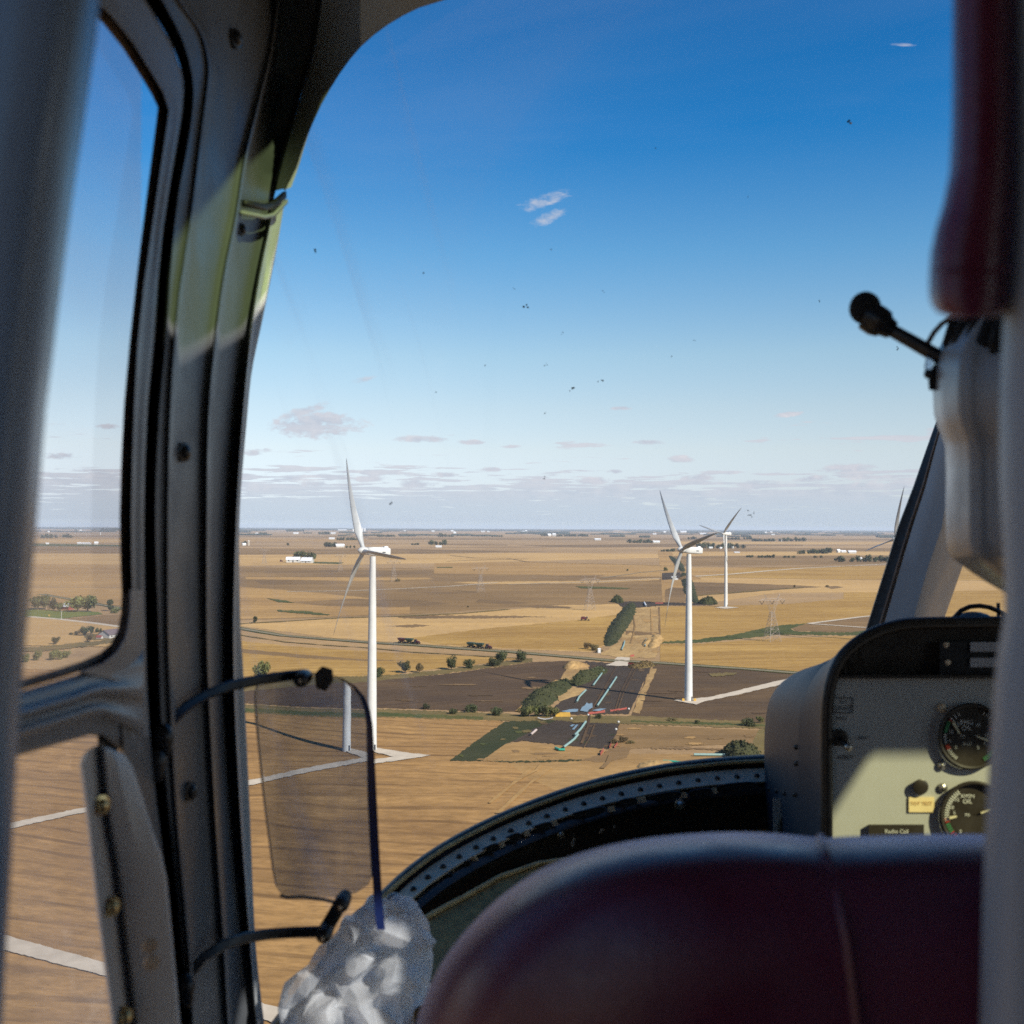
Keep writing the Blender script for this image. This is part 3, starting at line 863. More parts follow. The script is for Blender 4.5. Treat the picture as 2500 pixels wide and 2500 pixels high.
poly('puddle', [(1416, 1735), (1421, 1726), (1428, 1722), (1432, 1715), (1438, 1718), (1446, 1716), (1447, 1727), (1438, 1732), (1434, 1738), (1424, 1736)], M['water'], jit=1.0, sub=6)
poly('puddle', [(1445, 1734), (1462, 1730), (1480, 1730), (1462, 1736)], M['water'], jit=0.6, sub=6)
poly('puddle', [(1370, 1736), (1395, 1731), (1412, 1731), (1410, 1737), (1390, 1739)], M['water'], jit=0.6, sub=6)
poly('puddle', [(1391, 1772), (1398, 1768), (1404, 1769), (1396, 1774)], M['water'], jit=0.4, sub=6)
poly('puddle', [(1396, 1781), (1406, 1769), (1412, 1769), (1402, 1781)], M['water'], jit=0.4, sub=6)


# ------------------------------------------------------------------ wind turbines
def blade_mesh(length, a, rad):
    """tapered, twisted, slightly pre-bent blade; a = rotor axis (towards the wind), rad = direction of the blade"""
    tang = a.cross(rad).normalized()
    rings = []
    for s, ch, th in ((0.0, 1.8, 1.8), (0.04, 1.8, 1.7), (0.09, 2.3, 1.35), (0.17, 3.1, 0.95), (0.27, 2.9, 0.68), (0.42, 2.35, 0.48),
                      (0.58, 1.85, 0.36), (0.74, 1.4, 0.27), (0.88, 0.95, 0.19), (0.97, 0.5, 0.12), (1.0, 0.14, 0.06)):
        tw = R(58) * (1 - s) ** 1.4 + R(20)
        cdir = tang * math.cos(tw) + a * math.sin(tw)
        ndir = a * math.cos(tw) - tang * math.sin(tw)
        c = rad * (1.2 + s * length) + a * (5.2 * s - 3.8 * s ** 2) + cdir * (-0.22 * ch if s > 0.05 else 0)
        rings.append([c + cdir * (math.cos(q) * ch / 2 + (0.25 * ch if s > .05 else 0)) + ndir * (math.sin(q) * th / 2 * (1.0 + 0.5 * math.cos(q) if s > .05 else 1)) for q in [2 * math.pi * k / 12 for k in range(12)]])
    return rings


AX = Vector((-0.90, -0.44, 0.05)).normalized()


def turbine(bx, by, hubh, theta, yaw, label, blen=40.5):
    base = G(bx, by)
    t = empty('wind_turbine', base, label, 'wind turbine', 'wind turbines on the plain')
    a = Matrix.Rotation(yaw, 3, 'Z') @ AX
    rt = a.cross(Vector((0, 0, 1))).normalized()      # in-plane right
    if rt.dot(Vector((1, 0, 0))) < 0:
        rt = -rt
    mb = MB()
    rr = []
    for z, r in ((0, 2.15), (0.3, 2.1), (20, 1.92), (40, 1.72), (60, 1.5), (hubh - 2.0, 1.2)):
        rr.append([base + Vector((math.cos(q) * r, math.sin(q) * r, z)) for q in [2 * math.pi * k / 28 for k in range(28)]])
    mb.rings(rr)
    tw = mb.build('tower', M['white'], t)
    mb = MB()
    mb.box(base + Vector((0, 0, hubh - 1.9)), 0.1, 0.1, 0.1)
    top = base + Vector((0, 0, hubh))
    back = -a
    sd = back.cross(Vector((0, 0, 1))).normalized()
    up = sd.cross(back).normalized()
    prof = [(-2.6, 1.2, 1.2), (-2.2, 1.55, 1.55), (0.0, 1.75, 1.75), (4.5, 1.75, 1.8), (6.9, 1.6, 1.65), (7.2, 1.4, 1.45)]
    rr = []
    for s, w, h in prof:
        ring = []
        for k in range(20):
            q = 2 * math.pi * k / 20
            cx, cz = math.cos(q), math.sin(q)
            e = 0.42
            ring.append(top + back * s + sd * (w * math.copysign(abs(cx) ** e, cx)) + up * (h * math.copysign(abs(cz) ** e, cz)))
        rr.append(ring)
    mb = MB().rings(rr)
    nac = mb.build('nacelle', M['white'], t, sharp=50)
    MB().box(top + back * 5.6 + up * 2.0, 1.5, 1.2, 0.6, Matrix((back, sd, up)).transposed()).build('cooler', M['roof'], nac)
    for s in (-1, 1):
        MB().box(top + back * 4.2 + sd * (1.76 * s) + up * -0.2, 1.4, 0.06, 0.5, Matrix((back, sd, up)).transposed()).build('vent', M['ink'], nac)
    dr = MB().box(base + Vector((1.45, -1.5, 1.5)), 0.9, 0.25, 2.2, Matrix.Rotation(R(45), 3, 'Z')).build('door', M['ink'], tw)
    hub = top + a * 4.1
    rr = []
    for s, r in ((-1.6, 1.45), (-0.6, 1.65), (0.6, 1.6), (1.5, 1.2), (2.1, 0.7), (2.35, 0.15)):
        rr.append([hub + a * s + (rt * math.cos(q) + Vector((0, 0, 1)) * math.sin(q)) * r for q in [2 * math.pi * k / 18 for k in range(18)]])
    MB().rings(rr).build('hub', M['white'], t)
    upv = rt.cross(a)
    if upv.z < 0:
        upv = -upv
    for k in range(3):
        th = theta + k * 2 * math.pi / 3
        rad = upv * math.cos(th) + rt * math.sin(th)
        rg = [[hub + p for p in r] for r in blade_mesh(blen - 1.2, a, rad)]
        MB().rings(rg).build('blade', M['blade'], t)
    return t


def base_height(bx, by, hy):
    """hub height that puts the hub at pixel row hy"""
    b = G(bx, by)
    return ALT + (1287 + (bx - 1250) * ROLL - hy) * b.y / FPX


T1 = turbine(907, 1832, base_height(907, 1832, 1346), R(93), R(5), 'large white wind turbine standing at a pale gravel track, nearest and leftmost of all', 43)
T2 = turbine(1681, 1712, base_height(1681, 1712, 1343), R(78), R(-10), 'white wind turbine on dark tilled soil to the right of the pipeline corridor', 43)
T3 = turbine(1772, 1482, base_height(1772, 1482, 1303), R(44), R(8), 'small distant white wind turbine just right of the middle one, on pale fields')
T4 = turbine(2197, 1570, base_height(2197, 1570, 1317), R(16), R(-14), 'wind turbine hidden behind the windshield post with only blades showing', 43)
# yellow barriers at the foot of the second turbine
for k, (dx, dy) in enumerate(((-3.0, -1.6), (3.0, -1.6))):
    b = G(1681, 1712)
    mb = MB()
    c = b + Vector((dx, dy, 0))
    mb.box(c + Vector((0, 0, 0.9)), 1.3, 0.9, 1.2)
    mb.box(c + Vector((0, 0, 1.6)), 1.0, 0.7, 0.2)
    for sx in (-.45, .45):
        mb.box(c + Vector((sx, 0, 0.15)), 0.2, 0.8, 0.3)
    tag(mb.build('transformer_box', M['yellow'], smooth=False),
        ['yellow box standing left of the foot of the turbine on tilled soil', 'yellow box standing right of the foot of the turbine on tilled soil'][k], 'box', 'yellow boxes at the turbine foot')

# ------------------------------------------------------------------ lattice pylons
def pylon(px, py, height, label, yaw=0.35):
    base = G(px, py)
    t = empty('lattice_pylon', base, label, 'pylon', 'power line pylons across the fields')
    rot = Matrix.Rotation(yaw, 3, 'Z')
    w0, w1, zt = 5.2, 1.3, height * 0.62

    def q(x, y, z):
        return base + rot @ Vector((x, y, z))
    r = 0.13
    legs = MB()
    lv = [0, 0.22, 0.42, 0.58, 0.72, 0.84, 0.93, 1.0]

    def cor(f):
        w = w0 + (w1 - w0) * f
        return [q(-w, -w, zt * f), q(w, -w, zt * f), q(w, w, zt * f), q(-w, w, zt * f)]
    for i in range(4):
        legs.tube([cor(0)[i], cor(1)[i]], r * 1.3, 4)
    legs.build('legs', M['steel'], t)
    br = MB()
    for f0, f1 in zip(lv, lv[1:]):
        a, b = cor(f0), cor(f1)
        for i in range(4):
            j = (i + 1) % 4
            br.tube([a[i], b[j]], r * 0.7, 4)
            br.tube([a[j], b[i]], r * 0.7, 4)
            br.tube([b[i], b[j]], r * 0.7, 4)
    br.build('bracing', M['steel'], t)
    hd = MB()
    zc = height * 0.86
    for s in (-1, 1):
        for yy in (-w1, w1):
            hd.tube([q(s * w1, yy, zt), q(s * 5.0, yy * 0.6, zc)], r, 4)
            hd.tube([q(s * w1, yy, zt), q(s * 2.0, yy * .6, zc)], r * .8, 4)
            hd.tube([q(s * 5.0, yy * 0.6, zc), q(s * 7.2, 0, height)], r, 4)
        hd.tube([q(s * 7.2, 0, height), q(s * 4.0, 0, zc + 0.8)], r, 4)
    hd.build('head', M['steel'], t)
    arm = MB()
    for yy in (-0.7, 0.7):
        arm.tube([q(-12.5, 0, zc), q(-5, yy, zc + 1.6), q(5, yy, zc + 1.6), q(12.5, 0, zc)], r, 4)
        arm.tube([q(-12.5, 0, zc), q(-5, yy, zc), q(5, yy, zc), q(12.5, 0, zc)], r, 4)
    for k in range(-5, 6):
        arm.tube([q(k * 2.0, 0, zc), q(k * 2.0 + 1, 0, zc + 1.5)], r * .6, 4)
    arm.build('crossarm', M['steel'], t)
    for cx in (-9.5, 0, 9.5):
        iv = MB()
        iv.tube([q(cx - 2.2, 0, zc), q(cx, 0, zc - 3.0)], 0.2, 5)
        iv.tube([q(cx + 2.2, 0, zc), q(cx, 0, zc - 3.0)], 0.2, 5)
        iv.build('insulator', M['tyre'], t)
    return t


pylon(1885, 1566, 38, 'lattice pylon standing on golden corn below the green grass strip, nearest pylon')
pylon(1440, 1490, 38, 'pale lattice pylon beside the left edge of the pipeline corridor')
pylon(1173, 1446, 38, 'faint lattice pylon on brown ground, midway between the near turbine and the corridor')
pylon(961, 1420, 38, 'lattice pylon rising just right of the near turbine tower, a dark bush at its foot')
pylon(831, 1396, 38, 'far lattice pylon left of the near turbine blades')
pylon(645, 1378, 38, 'smallest lattice pylon, far left on pale stubble near the pillar')


# ------------------------------------------------------------------ trees and bushes
def crown_mesh(name, kind, nleaf, mat, seed):
    """unit-high crown: leaf clumps spread through uneven lobes"""
    rnd = random.Random(seed)
    lobes = []
    if kind == 'round':
        lobes = [(Vector((rnd.uniform(-.3, .3), rnd.uniform(-.3, .3), rnd.uniform(.34, .78))), rnd.uniform(.17, .30)) for _ in range(11)]
        lobes.append((Vector((0, 0, .5)), .3))
    elif kind == 'bush':
        lobes = [(Vector((rnd.uniform(-.5, .5), rnd.uniform(-.45, .45), rnd.uniform(.2, .68))), rnd.uniform(.2, .34)) for _ in range(10)]
        lobes.append((Vector((0, 0, .4)), .42))
    elif kind == 'tall':
        lobes = [(Vector((rnd.uniform(-.13, .13), rnd.uniform(-.13, .13), rnd.uniform(.2, .88))), rnd.uniform(.10, .19)) for _ in range(13)]
    vs, fs = [], []
    tot = sum(r ** 2 for _, r in lobes)
    for c, r in lobes:
        for _ in range(int(nleaf * r * r / tot)):
            d = Vector((rnd.gauss(0, 1), rnd.gauss(0, 1), rnd.gauss(0, 1))).normalized()
            p = c + d * (r * (rnd.random() ** 0.35))
            if p.z < 0.03:
                continue
            s = rnd.uniform(.55, 1.2) * (2.3 / math.sqrt(nleaf))
            t = d.orthogonal().normalized()
            t = Matrix.Rotation(rnd.uniform(0, 6.28), 3, d) @ t
            n2 = (d + Vector((rnd.gauss(0, .6), rnd.gauss(0, .6), rnd.gauss(0, .6)))).normalized()
            b = n2.cross(t).normalized()
            t = b.cross(n2)
            k = len(vs)
            vs += [p - t * s, p + b * s * .6, p + t * s, p - b * s * .6]
            fs.append((k, k + 1, k + 2, k + 3))
    me = bpy.data.meshes.new(name)
    me.from_pydata(vs, [], fs)
    me.materials.append(mat)
    return me


def trunk_mesh(name, h=0.4, r=0.028, seed=1):
    rnd = random.Random(seed)
    mb = MB()
    mb.tube([(0, 0, -0.02), (0.01, 0, h * .5), (0.0, 0.01, h)], [r * 1.4, r, r * .8], 7)
    for k in range(5):
        q = k * 1.26 + rnd.uniform(-.3, .3)
        mb.tube([(0, 0, h * .75), (math.cos(q) * .12, math.sin(q) * .12, h * 1.15), (math.cos(q) * .24, math.sin(q) * .24, h * 1.5)], [r * .6, r * .45, r * .2], 5)
    me = bpy.data.meshes.new(name)
    me.from_pydata(mb.v, [], mb.f)
    me.materials.append(M['bark'])
    return me


CR = {}
for ki, kind in enumerate(('round', 'bush', 'tall')):
    for mi, mt in enumerate(('leafdark', 'leafolive', 'leafdry')):
        for v in range(2):
            CR[(kind, mt, 'near', v)] = crown_mesh('crown', kind, 1500, M[mt], 10 + ki * 7 + mi + v * 91)
            CR[(kind, mt, 'far', v)] = crown_mesh('crown', kind, 260, M[mt], 40 + ki * 7 + mi + v * 91)
TR = [trunk_mesh('trunk', 0.42, 0.03, 3), trunk_mesh('trunk', 0.2, 0.03, 4)]
TREE_RND = random.Random(99)


def tree(px, py, hpx, wpx, label, kind='bush', mat='leafdark', lod='near', group=None, name=None, cat=None):
    b = G(px, py)
    s = gscale(b)
    f_ = 1.12 if lod == 'near' else 1.45
    h, w = hpx * s * f_, wpx * s * f_
    nm = name or ('bush' if kind == 'bush' else 'tree')
    t = empty(nm, b, label, cat or ('bush' if kind == 'bush' else 'tree'), group)
    nat = {'round': 1.0, 'bush': 1.5, 'tall': 0.45}[kind]
    k = w / (nat * h)
    t.scale = (h * k, h * k, h)
    t.rotation_euler = (0, 0, TREE_RND.uniform(0, 6.28))
    c = bpy.data.objects.new('crown', CR[(kind, mat, lod, TREE_RND.randrange(2))])
    COL.objects.link(c)
    c.parent = t
    if lod == 'near':
        u = bpy.data.objects.new('trunk', TR[1 if kind == 'bush' else 0])
        COL.objects.link(u)
        u.parent = t
    return t


HB = 'bushes along the edge of the ploughed field'
for a in ((928, 1653, 25, 25, 'dark bush standing right beside the near turbine tower', 'bush', 'leafdark'),
          (990, 1643, 27, 29, 'round dark bush, first one clear of the turbine tower along the ploughed edge', 'round', 'leafdark'),
          (1024, 1642, 25, 18, 'thin brownish bush in the row along the ploughed field', 'round', 'leafdry'),
          (1102, 1635, 32, 26, 'upright egg-shaped bush in the middle of the row along the ploughed field', 'round', 'leafdark'),
          (1146, 1631, 23, 29, 'low round bush just right of the upright one in the row', 'bush', 'leafdark'),
          (1203, 1626, 21, 32, 'low left half of the joined pair of bushes', 'bush', 'leafdark'),
          (1221, 1624, 33, 28, 'tall right half of the joined pair of bushes', 'round', 'leafdark'),
          (1274, 1617, 27, 29, 'rightmost bush of the row, close to the gravel road', 'round', 'leafdark')):
    tree(*a, group=HB)
tree(636, 1662, 45, 36, 'olive leafy tree behind the top of the clear deflector panel', 'round', 'leafolive')
tree(623, 1521, 15, 8, 'lone small tree on pale stubble left of the near turbine', 'tall', 'leafdark')
HL = 'bushes along the grassy line below the ploughed field'
for a in ((1039, 1731, 15, 18, 'small dark bush, first right of the turbine tower in the lower hedge line', 'bush', 'leafdark'),
          (1105, 1744, 15, 22, 'low dark bush, second in the lower hedge line', 'bush', 'leafdark'),
          (1154, 1739, 20, 32, 'broad dark bush with a pale patch at its foot in the lower hedge line', 'bush', 'leafdark'),
          (1211, 1748, 23, 30, 'tall dark bush in the lower hedge line beside the soil track', 'bush', 'leafdark'),
          (1463, 1755, 13, 16, 'small bush right of the plank crossing over the ditch', 'bush', 'leafdark'),
          (1643, 1760, 8, 30, 'low brown scrub on the ditch bank below the middle turbine', 'bush', 'leafdry'),
          (1702, 1767, 10, 13, 'tiny dark bush on the ditch right of the middle turbine', 'bush', 'leafdark'),
          (1829, 1773, 21, 34, 'broad dark bush on the ditch left of the instrument console', 'bush', 'leafdark'),
          (1857, 1766, 17, 16, 'narrow olive bush against the edge of the instrument console', 'round', 'leafolive')):
    tree(*a, group=HL)
for i, x in enumerate((1276, 1292, 1309, 1325, 1341, 1352)):
    tree(x, 1750, 29 - abs(i - 2.5) * 1.5, 27, 'yellowish green shrub in the dense thicket left of the yellow steel frame', 'round' if i % 2 else 'bush', 'leafolive' if i % 3 else 'leafdark', group='thicket beside the pipeline corridor')
for i, (x, y, h, w) in enumerate(((1432, 1584, 15, 24), (1450, 1588, 16, 26), (1463, 1592, 10, 18))):
    tree(x, y, h, w, 'brown scrub heap left of the corridor mouth, above the gravel road', 'bush', 'leafdry', group='brown scrub above the road')
for i, (x, y, h, w) in enumerate(((1500, 1815, 12, 26), (1520, 1812, 15, 28), (1540, 1816, 9, 22))):
    tree(x, y, h, w, 'straggly brown scrub right of the lower dark soil strip', 'bush', 'leafdry', group='scrub right of the lower soil strip')
for x, y, h, w, mt, lb in ((971, 1420, 6, 10, 'leafdry', 'dark bush at the foot of the pylon right of the near turbine'), (703, 1332, 5, 7, 'leafdark', 'single far bush above the white farm'),
                           (2020, 1433, 4, 8, 'leafdry', 'small dark bush in the dark brown patch on the right'), (1940, 1434, 5, 5, 'leafdry', 'tiny thorn bush on the dry ditch right of the far turbine'),
                           (1625, 1394, 8, 8, 'leafolive', 'olive bush beside the far track at the corridor'), (1143, 1483, 4, 5, 'leafdry', 'tiny dark bush in the brown field'), (1532, 1394, 4, 5, 'leafdark', 'tiny bush beside the far track left of the corridor')):
    tree(x, y, h, w, lb, 'bush', mt, 'far')
# side window
SW = 'trees around the red barn'
for a in ((92, 1488, 31, 42, 'leafy tree at the left end of the row by the lawn', 'round', 'leafolive'),
          (110, 1488, 33, 30, 'leafy tree in the row left of the red barn', 'round', 'leafolive'),
          (131, 1491, 28, 24, 'dark-footed tree in the row nearest the red barn', 'round', 'leafdark'),
          (146, 1493, 20, 22, 'small tree between the row and the red barn', 'round', 'leafolive'),
          (190, 1494, 39, 52, 'big yellowish tree touching the red barn', 'round', 'leafolive'),
          (214, 1494, 38, 44, 'big spreading tree right of the red barn', 'round', 'leafolive'),
          (268, 1492, 26, 13, 'narrow upright tree near the edge of the side window', 'tall', 'leafdark'),
          (281, 1497, 16, 24, 'low bushy tree at the edge of the side window', 'bush', 'leafolive')):
    tree(*a, group=SW)
for a in ((204, 1553, 23, 26, 'round dark tree left of the white house', 'round', 'leafdark'),
          (187, 1552, 12, 14, 'short dark bush left of the round tree by the white house', 'bush', 'leafdark'),
          (174, 1551, 7, 11, 'smallest dark bush at the end of the row by the white house', 'bush', 'leafdark'),
          (224, 1549, 18, 9, 'narrow conical tree by the white house', 'tall', 'leafdark'),
          (236, 1545, 11, 11, 'bush behind the small shed by the white house', 'round', 'leafdark'),
          (245, 1545, 10, 8, 'bush against the dark roof of the white house', 'round', 'leafdark')):
    tree(*a, group='garden trees beside the white house')
tree(136, 1574, 18, 18, 'lone round tree in the stubble seen in the side window', 'round', 'leafdark')
tree(219, 1568, 18, 15, 'thin brownish tree in front of the small shed', 'round', 'leafdry')
for i, (x, y, h, w) in enumerate(((90, 1612, 26, 24), (127, 1612, 24, 26), (143, 1610, 24, 26), (161, 1606, 20, 24), (60, 1616, 22, 26))):
    tree(x, y, h, w, 'bushy green tree just above the sill of the side window', 'bush', 'leafolive', group='trees above the side window sill')


def grove(x0, x1, yb, h, label, mat='leafdark', dens=1.0, group=None):
    rnd = random.Random(int(x0 * 7 + yb))
    n = max(2, int((x1 - x0) / (h * 0.95) * dens))
    for i in range(n):
        x = x0 + (x1 - x0) * (i + .5) / n + rnd.uniform(-.25, .25) * h
        hh = h * rnd.uniform(.62, 1.05)
        tree(x, yb + rnd.uniform(-.02, .02) * h, hh, hh * rnd.uniform(1.15, 1.6), label, 'bush', mat, 'far', group=group or label, name='tree', cat='tree')


for a in ((633, 652, 1305, 5, 'far tree beside the white house nearest the pillar'),
          (700, 742, 1298, 5, 'hazy tree in the far wood left of the near turbine blade'),
          (777, 808, 1305, 5.5, 'dark far tree left of the white farm by the upper blade'),
          (820, 876, 1319, 5.5, 'tree in the far row just left of the upper blade foot'),
          (792, 822, 1336, 9, 'tree of the grove beside the white house left of the hub'),
          (842, 868, 1338, 7, 'tree right of the white house left of the hub'),
          (588, 602, 1330, 7, 'tree beside the pale silo near the pillar'),
          (923, 965, 1311, 5.5, 'tree in the far row right of the near turbine hub'),
          (1004, 1024, 1331, 5.5, 'tree of the small clump left of the long dark grove'),
          (1046, 1092, 1331, 10, 'tree of the long dark grove right of the near turbine'),
          (1070, 1107, 1311, 7, 'tree of the oval far clump above the long dark grove'),
          (1199, 1227, 1311, 5, 'tree of the far clump midway along the horizon'),
          (1320, 1338, 1309, 6, 'tree left of the far white farm at mid horizon'),
          (1358, 1436, 1310, 5.5, 'tree right of the far white farm at mid horizon'),
          (1535, 1594, 1326, 8, 'tree of the dark grove left of the white shed by the corridor'),
          (1612, 1648, 1347, 6, 'tree at the far end of the pipeline corridor'),
          (1700, 1818, 1339, 12, 'tree of the long grove behind the middle turbine hub'),
          (1677, 1699, 1317, 6.5, 'tree of the small far clump above the middle turbine hub'),
          (1775, 1808, 1318, 7, 'tree of the far clump right of the small turbine hub'),
          (1814, 1836, 1317, 6, 'tree of the upper far row right of the small turbine'),
          (1834, 1893, 1322, 6, 'tree of the lower far row right of the small turbine'),
          (1901, 1965, 1322, 9, 'tree of the dark far grove with a white post in front'),
          (1948, 1968, 1353, 8, 'round tree standing left of the windbreak of the white farm'),
          (1970, 2022, 1352, 9, 'tree of the windbreak beside the white farm on the right'),
          (2018, 2028, 1350, 14, 'tallest tree at the end of the windbreak'),
          (1822, 1840, 1361, 5, 'small scrub tree right of the small turbine tower'),
          (1849, 1890, 1362, 7, 'tree of the thin scrub right of the small turbine tower'),
          (2074, 2170, 1372, 13, 'tree of the dark wood cut by the windshield post'),
          (2045, 2060, 1372, 12, 'tree standing just left of the dark wood by the windshield post'),
          (100, 142, 1314, 9, 'tree of the dark row in the side window'),
          (152, 176, 1313, 8, 'tree right of the dark row in the side window'),
          (182, 200, 1297, 7, 'tree left of the far white house in the side window'),
          (250, 290, 1296, 6, 'far tree at the right of the side window')):
    grove(*a)
for i, x in enumerate((1916, 1926, 1938, 1990, 2005)):
    tree(x, 1362, 4.5, 7, 'small round bush in the row on stubble left of the white farm windbreak', 'bush', 'leafdark', 'far', group='row of small round bushes')

# woods along the horizon
rnd = random.Random(5)
mb = MB()
for dist, n in ((11000, 60), (15000, 110), (20000, 170), (26000, 240), (32000, 330), (42000, 520)):
    span = dist * 0.62
    for i in range(n):
        x = rnd.uniform(-span, span)
        if mnoise.noise(Vector((x / dist * 9, dist * 0.001, 0))) < (-0.05 if dist < 21000 else -0.6):
            continue
        w = rnd.uniform(80, 420) * dist / 20000
        h = rnd.uniform(11, 22)
        y = dist * rnd.uniform(.92, 1.08)
        m_n = 6
        for k in range(m_n):
            ww = w / m_n * 1.5
            mb.ball((x + (k - m_n / 2) * w / m_n, y + rnd.uniform(-40, 40), h * .35), ww * .8, 50, h * rnd.uniform(.5, .75), None, 6, 4)
tag(mb.build('distant_woods', M['farwood'], smooth=False), 'blue-grey belt of far woods along the horizon', kind='stuff', cat='woods')


# ------------------------------------------------------------------ buildings
def house(px, py, wpx, hpx, label, wall='wall', roof='roof', yaw=0.25, asp=0.6, group=None, cat='building', name='farm_building', rh=0.45, door=False):
    """gabled building: walls, pitched roof with eaves, door and windows when near enough to show"""
    b = G(px, py)
    s = gscale(b)
    w, h = wpx * s, hpx * s
    d = w * asp
    t = empty(name, b, label, cat, group)
    rot = Matrix.Rotation(yaw, 3, 'Z')

    def q(x, y, z):
        return b + rot @ Vector((x, y, z))
    hw = h * (1 - rh)
    mb = MB()
    X, Y = w / 2, d / 2
    vs = [q(-X, -Y, 0), q(X, -Y, 0), q(X, Y, 0), q(-X, Y, 0), q(-X, -Y, hw), q(X, -Y, hw), q(X, Y, hw), q(-X, Y, hw), q(-X, 0, h), q(X, 0, h)]
    mb.add(vs, [(0, 1, 5, 4), (2, 3, 7, 6), (1, 2, 6, 9, 5), (3, 0, 4, 8, 7)])
    mb.build('wall', M[wall], t, smooth=False)
    o, th = w * 0.04, h * .04
    rf = MB()
    for sy in (-1, 1):
        e = hw - (h - hw) / Y * (o * .8)
        a = [q(-X - o, sy * (Y + o * .8), e), q(X + o, sy * (Y + o * .8), e), q(X + o, 0, h), q(-X - o, 0, h)]
        up = [p + Vector((0, 0, th)) for p in a]
        rf.rings([a, up])
    rf.build('roof', M[roof], t, smooth=False)
    if door:
        dm = MB()
        dm.box(q(0, -Y - 0.03, hw * .36), w * .10, .08, hw * .72, rot)
        dm.build('door', M['ink'], t, smooth=False)
        for k in (-.32, .32):
            MB().box(q(k * w, -Y - 0.03, hw * .58), w * .1, .08, hw * .3, rot).build('window', M['darkglass'], t, smooth=False)
            MB().box(q(X + 0.03, k * d, hw * .58), .08, d * .12, hw * .3, rot).build('window', M['darkglass'], t, smooth=False)
    return t


house(716, 1373, 32, 13, 'long white barn with pale roof beside the grey roofed farmhouse left of the near turbine', yaw=0.1, asp=.5, door=True)
house(750, 1374, 26, 13, 'white farmhouse with grey roof between two dark trees left of the near turbine', roof='roof', yaw=-.2, asp=.8, rh=.6, door=True)
tree(728, 1368, 17, 21, 'dark round tree behind the long white barn', 'round', 'leafdark', 'far')
tree(743, 1366, 12, 8, 'narrow tree between the long white barn and the farmhouse', 'tall', 'leafdark', 'far')
tree(761, 1370, 17, 18, 'dark tree right of the grey roofed farmhouse', 'round', 'leafdark', 'far')
for a in ((830, 1336, 20, 8, 'white far house right of the grove left of the hub', 0.3), (932, 1345, 30, 9, 'large white shed just behind the near turbine nacelle', 0.1),
          (810, 1317, 13, 4.5, 'white far house above the grove left of the hub', 0.2), (627, 1305, 6, 4, 'tiny white house nearest the pillar below the horizon', 0.2),
          (596, 1332, 8, 6, 'white cottage beside the pale silo near the pillar', 0.4), (812, 1304, 14, 4, 'row-like white far building left of the upper blade', 0.1),
          (836, 1296, 20, 3.5, 'pale hazy hall under the horizon left of the upper blade', 0.0), (722, 1304, 12, 4, 'small pale house below the hazy wood', 0.3),
          (1071, 1337, 14, 5, 'low pale shed in front of the long dark grove', 0.05), (1341, 1309, 8, 6, 'white farmhouse of the far farm at mid horizon', 0.4),
          (1353, 1309, 8, 7, 'tall white barn of the far farm at mid horizon', -0.2), (1459, 1319, 15, 4.5, 'long low white shed right of mid horizon', 0.05),
          (1602, 1326, 16, 6, 'white shed at the right end of the dark grove by the corridor', 0.05), (1735, 1339, 9, 4, 'pale roof in front of the left part of the long grove', 0.2),
          (1760, 1340, 6, 4, 'white hut in front of the middle of the long grove', 0.2), (1787, 1339, 7, 6, 'white house in front of the right part of the long grove', 0.5),
          (1799, 1350, 13, 3, 'very low white shed below the long grove', 0.0), (1668, 1301, 14, 5, 'pale hall under the horizon above the middle turbine', 0.0),
          (1716, 1305, 15, 4, 'pale far shed left of the small turbine hub', 0.0), (2025, 1349, 5, 4, 'white hut beside the tallest tree of the windbreak', 0.1),
          (2047, 1349, 9, 8, 'white house of the farm right of the windbreak', 0.5), (2059, 1349, 12, 5.5, 'white low barn in the middle of the farm right of the windbreak', 0.1),
          (2080, 1351, 18, 7, 'largest white barn at the right end of the farm by the windbreak', 0.0), (2098, 1366, 12, 5, 'white roofed house half hidden in the dark wood', 0.1),
          (194, 1329, 9, 5, 'white shed at the left end of the long white farm in the side window', 0.0), (211, 1329, 20, 4.5, 'long white hall in the middle of the white farm in the side window', 0.0),
          (235, 1329, 9, 6.5, 'tall white barn at the right end of the white farm in the side window', 0.4), (116, 1329, 7, 4, 'white hut among green bushes at the left of the side window', 0.2),
          (197, 1297, 5, 4, 'tiny white house in the far row of the side window', 0.2), (119, 1300, 4, 3.5, 'smallest white house far left in the side window', 0.2)):
    house(a[0], a[1], a[2], a[3], a[4], yaw=a[5])
house(166, 1488, 26, 15, 'red barn with grey roof among the trees in the side window', 'barnred', 'roof', yaw=-0.55, asp=.6, rh=.5, door=True)
house(270, 1557, 44, 20, 'white house with dark roof at the corner of the side window', 'wall', 'roofdark', yaw=1.15, asp=.8, rh=.5, door=True)
house(243, 1560, 15, 9, 'small white shed with rusty roof left of the white house', 'wall', 'barnred', yaw=-.35, asp=.5, rh=.5)
for i in range(16):
    x = rnd.choice((1000, 1050, 1100, 1180, 1240, 1265, 1275, 1400, 1490, 1610, 1880, 1920, 1990, 2140, 640, 690)) + rnd.uniform(-14, 14)
    yb = rnd.uniform(1297, 1304) + (x - 1250) * ROLL
    house(x, yb, rnd.uniform(4, 9), rnd.uniform(2.2, 3.6), 'tiny pale building in the haze just under the horizon', group='scattered far buildings under the horizon', yaw=0)


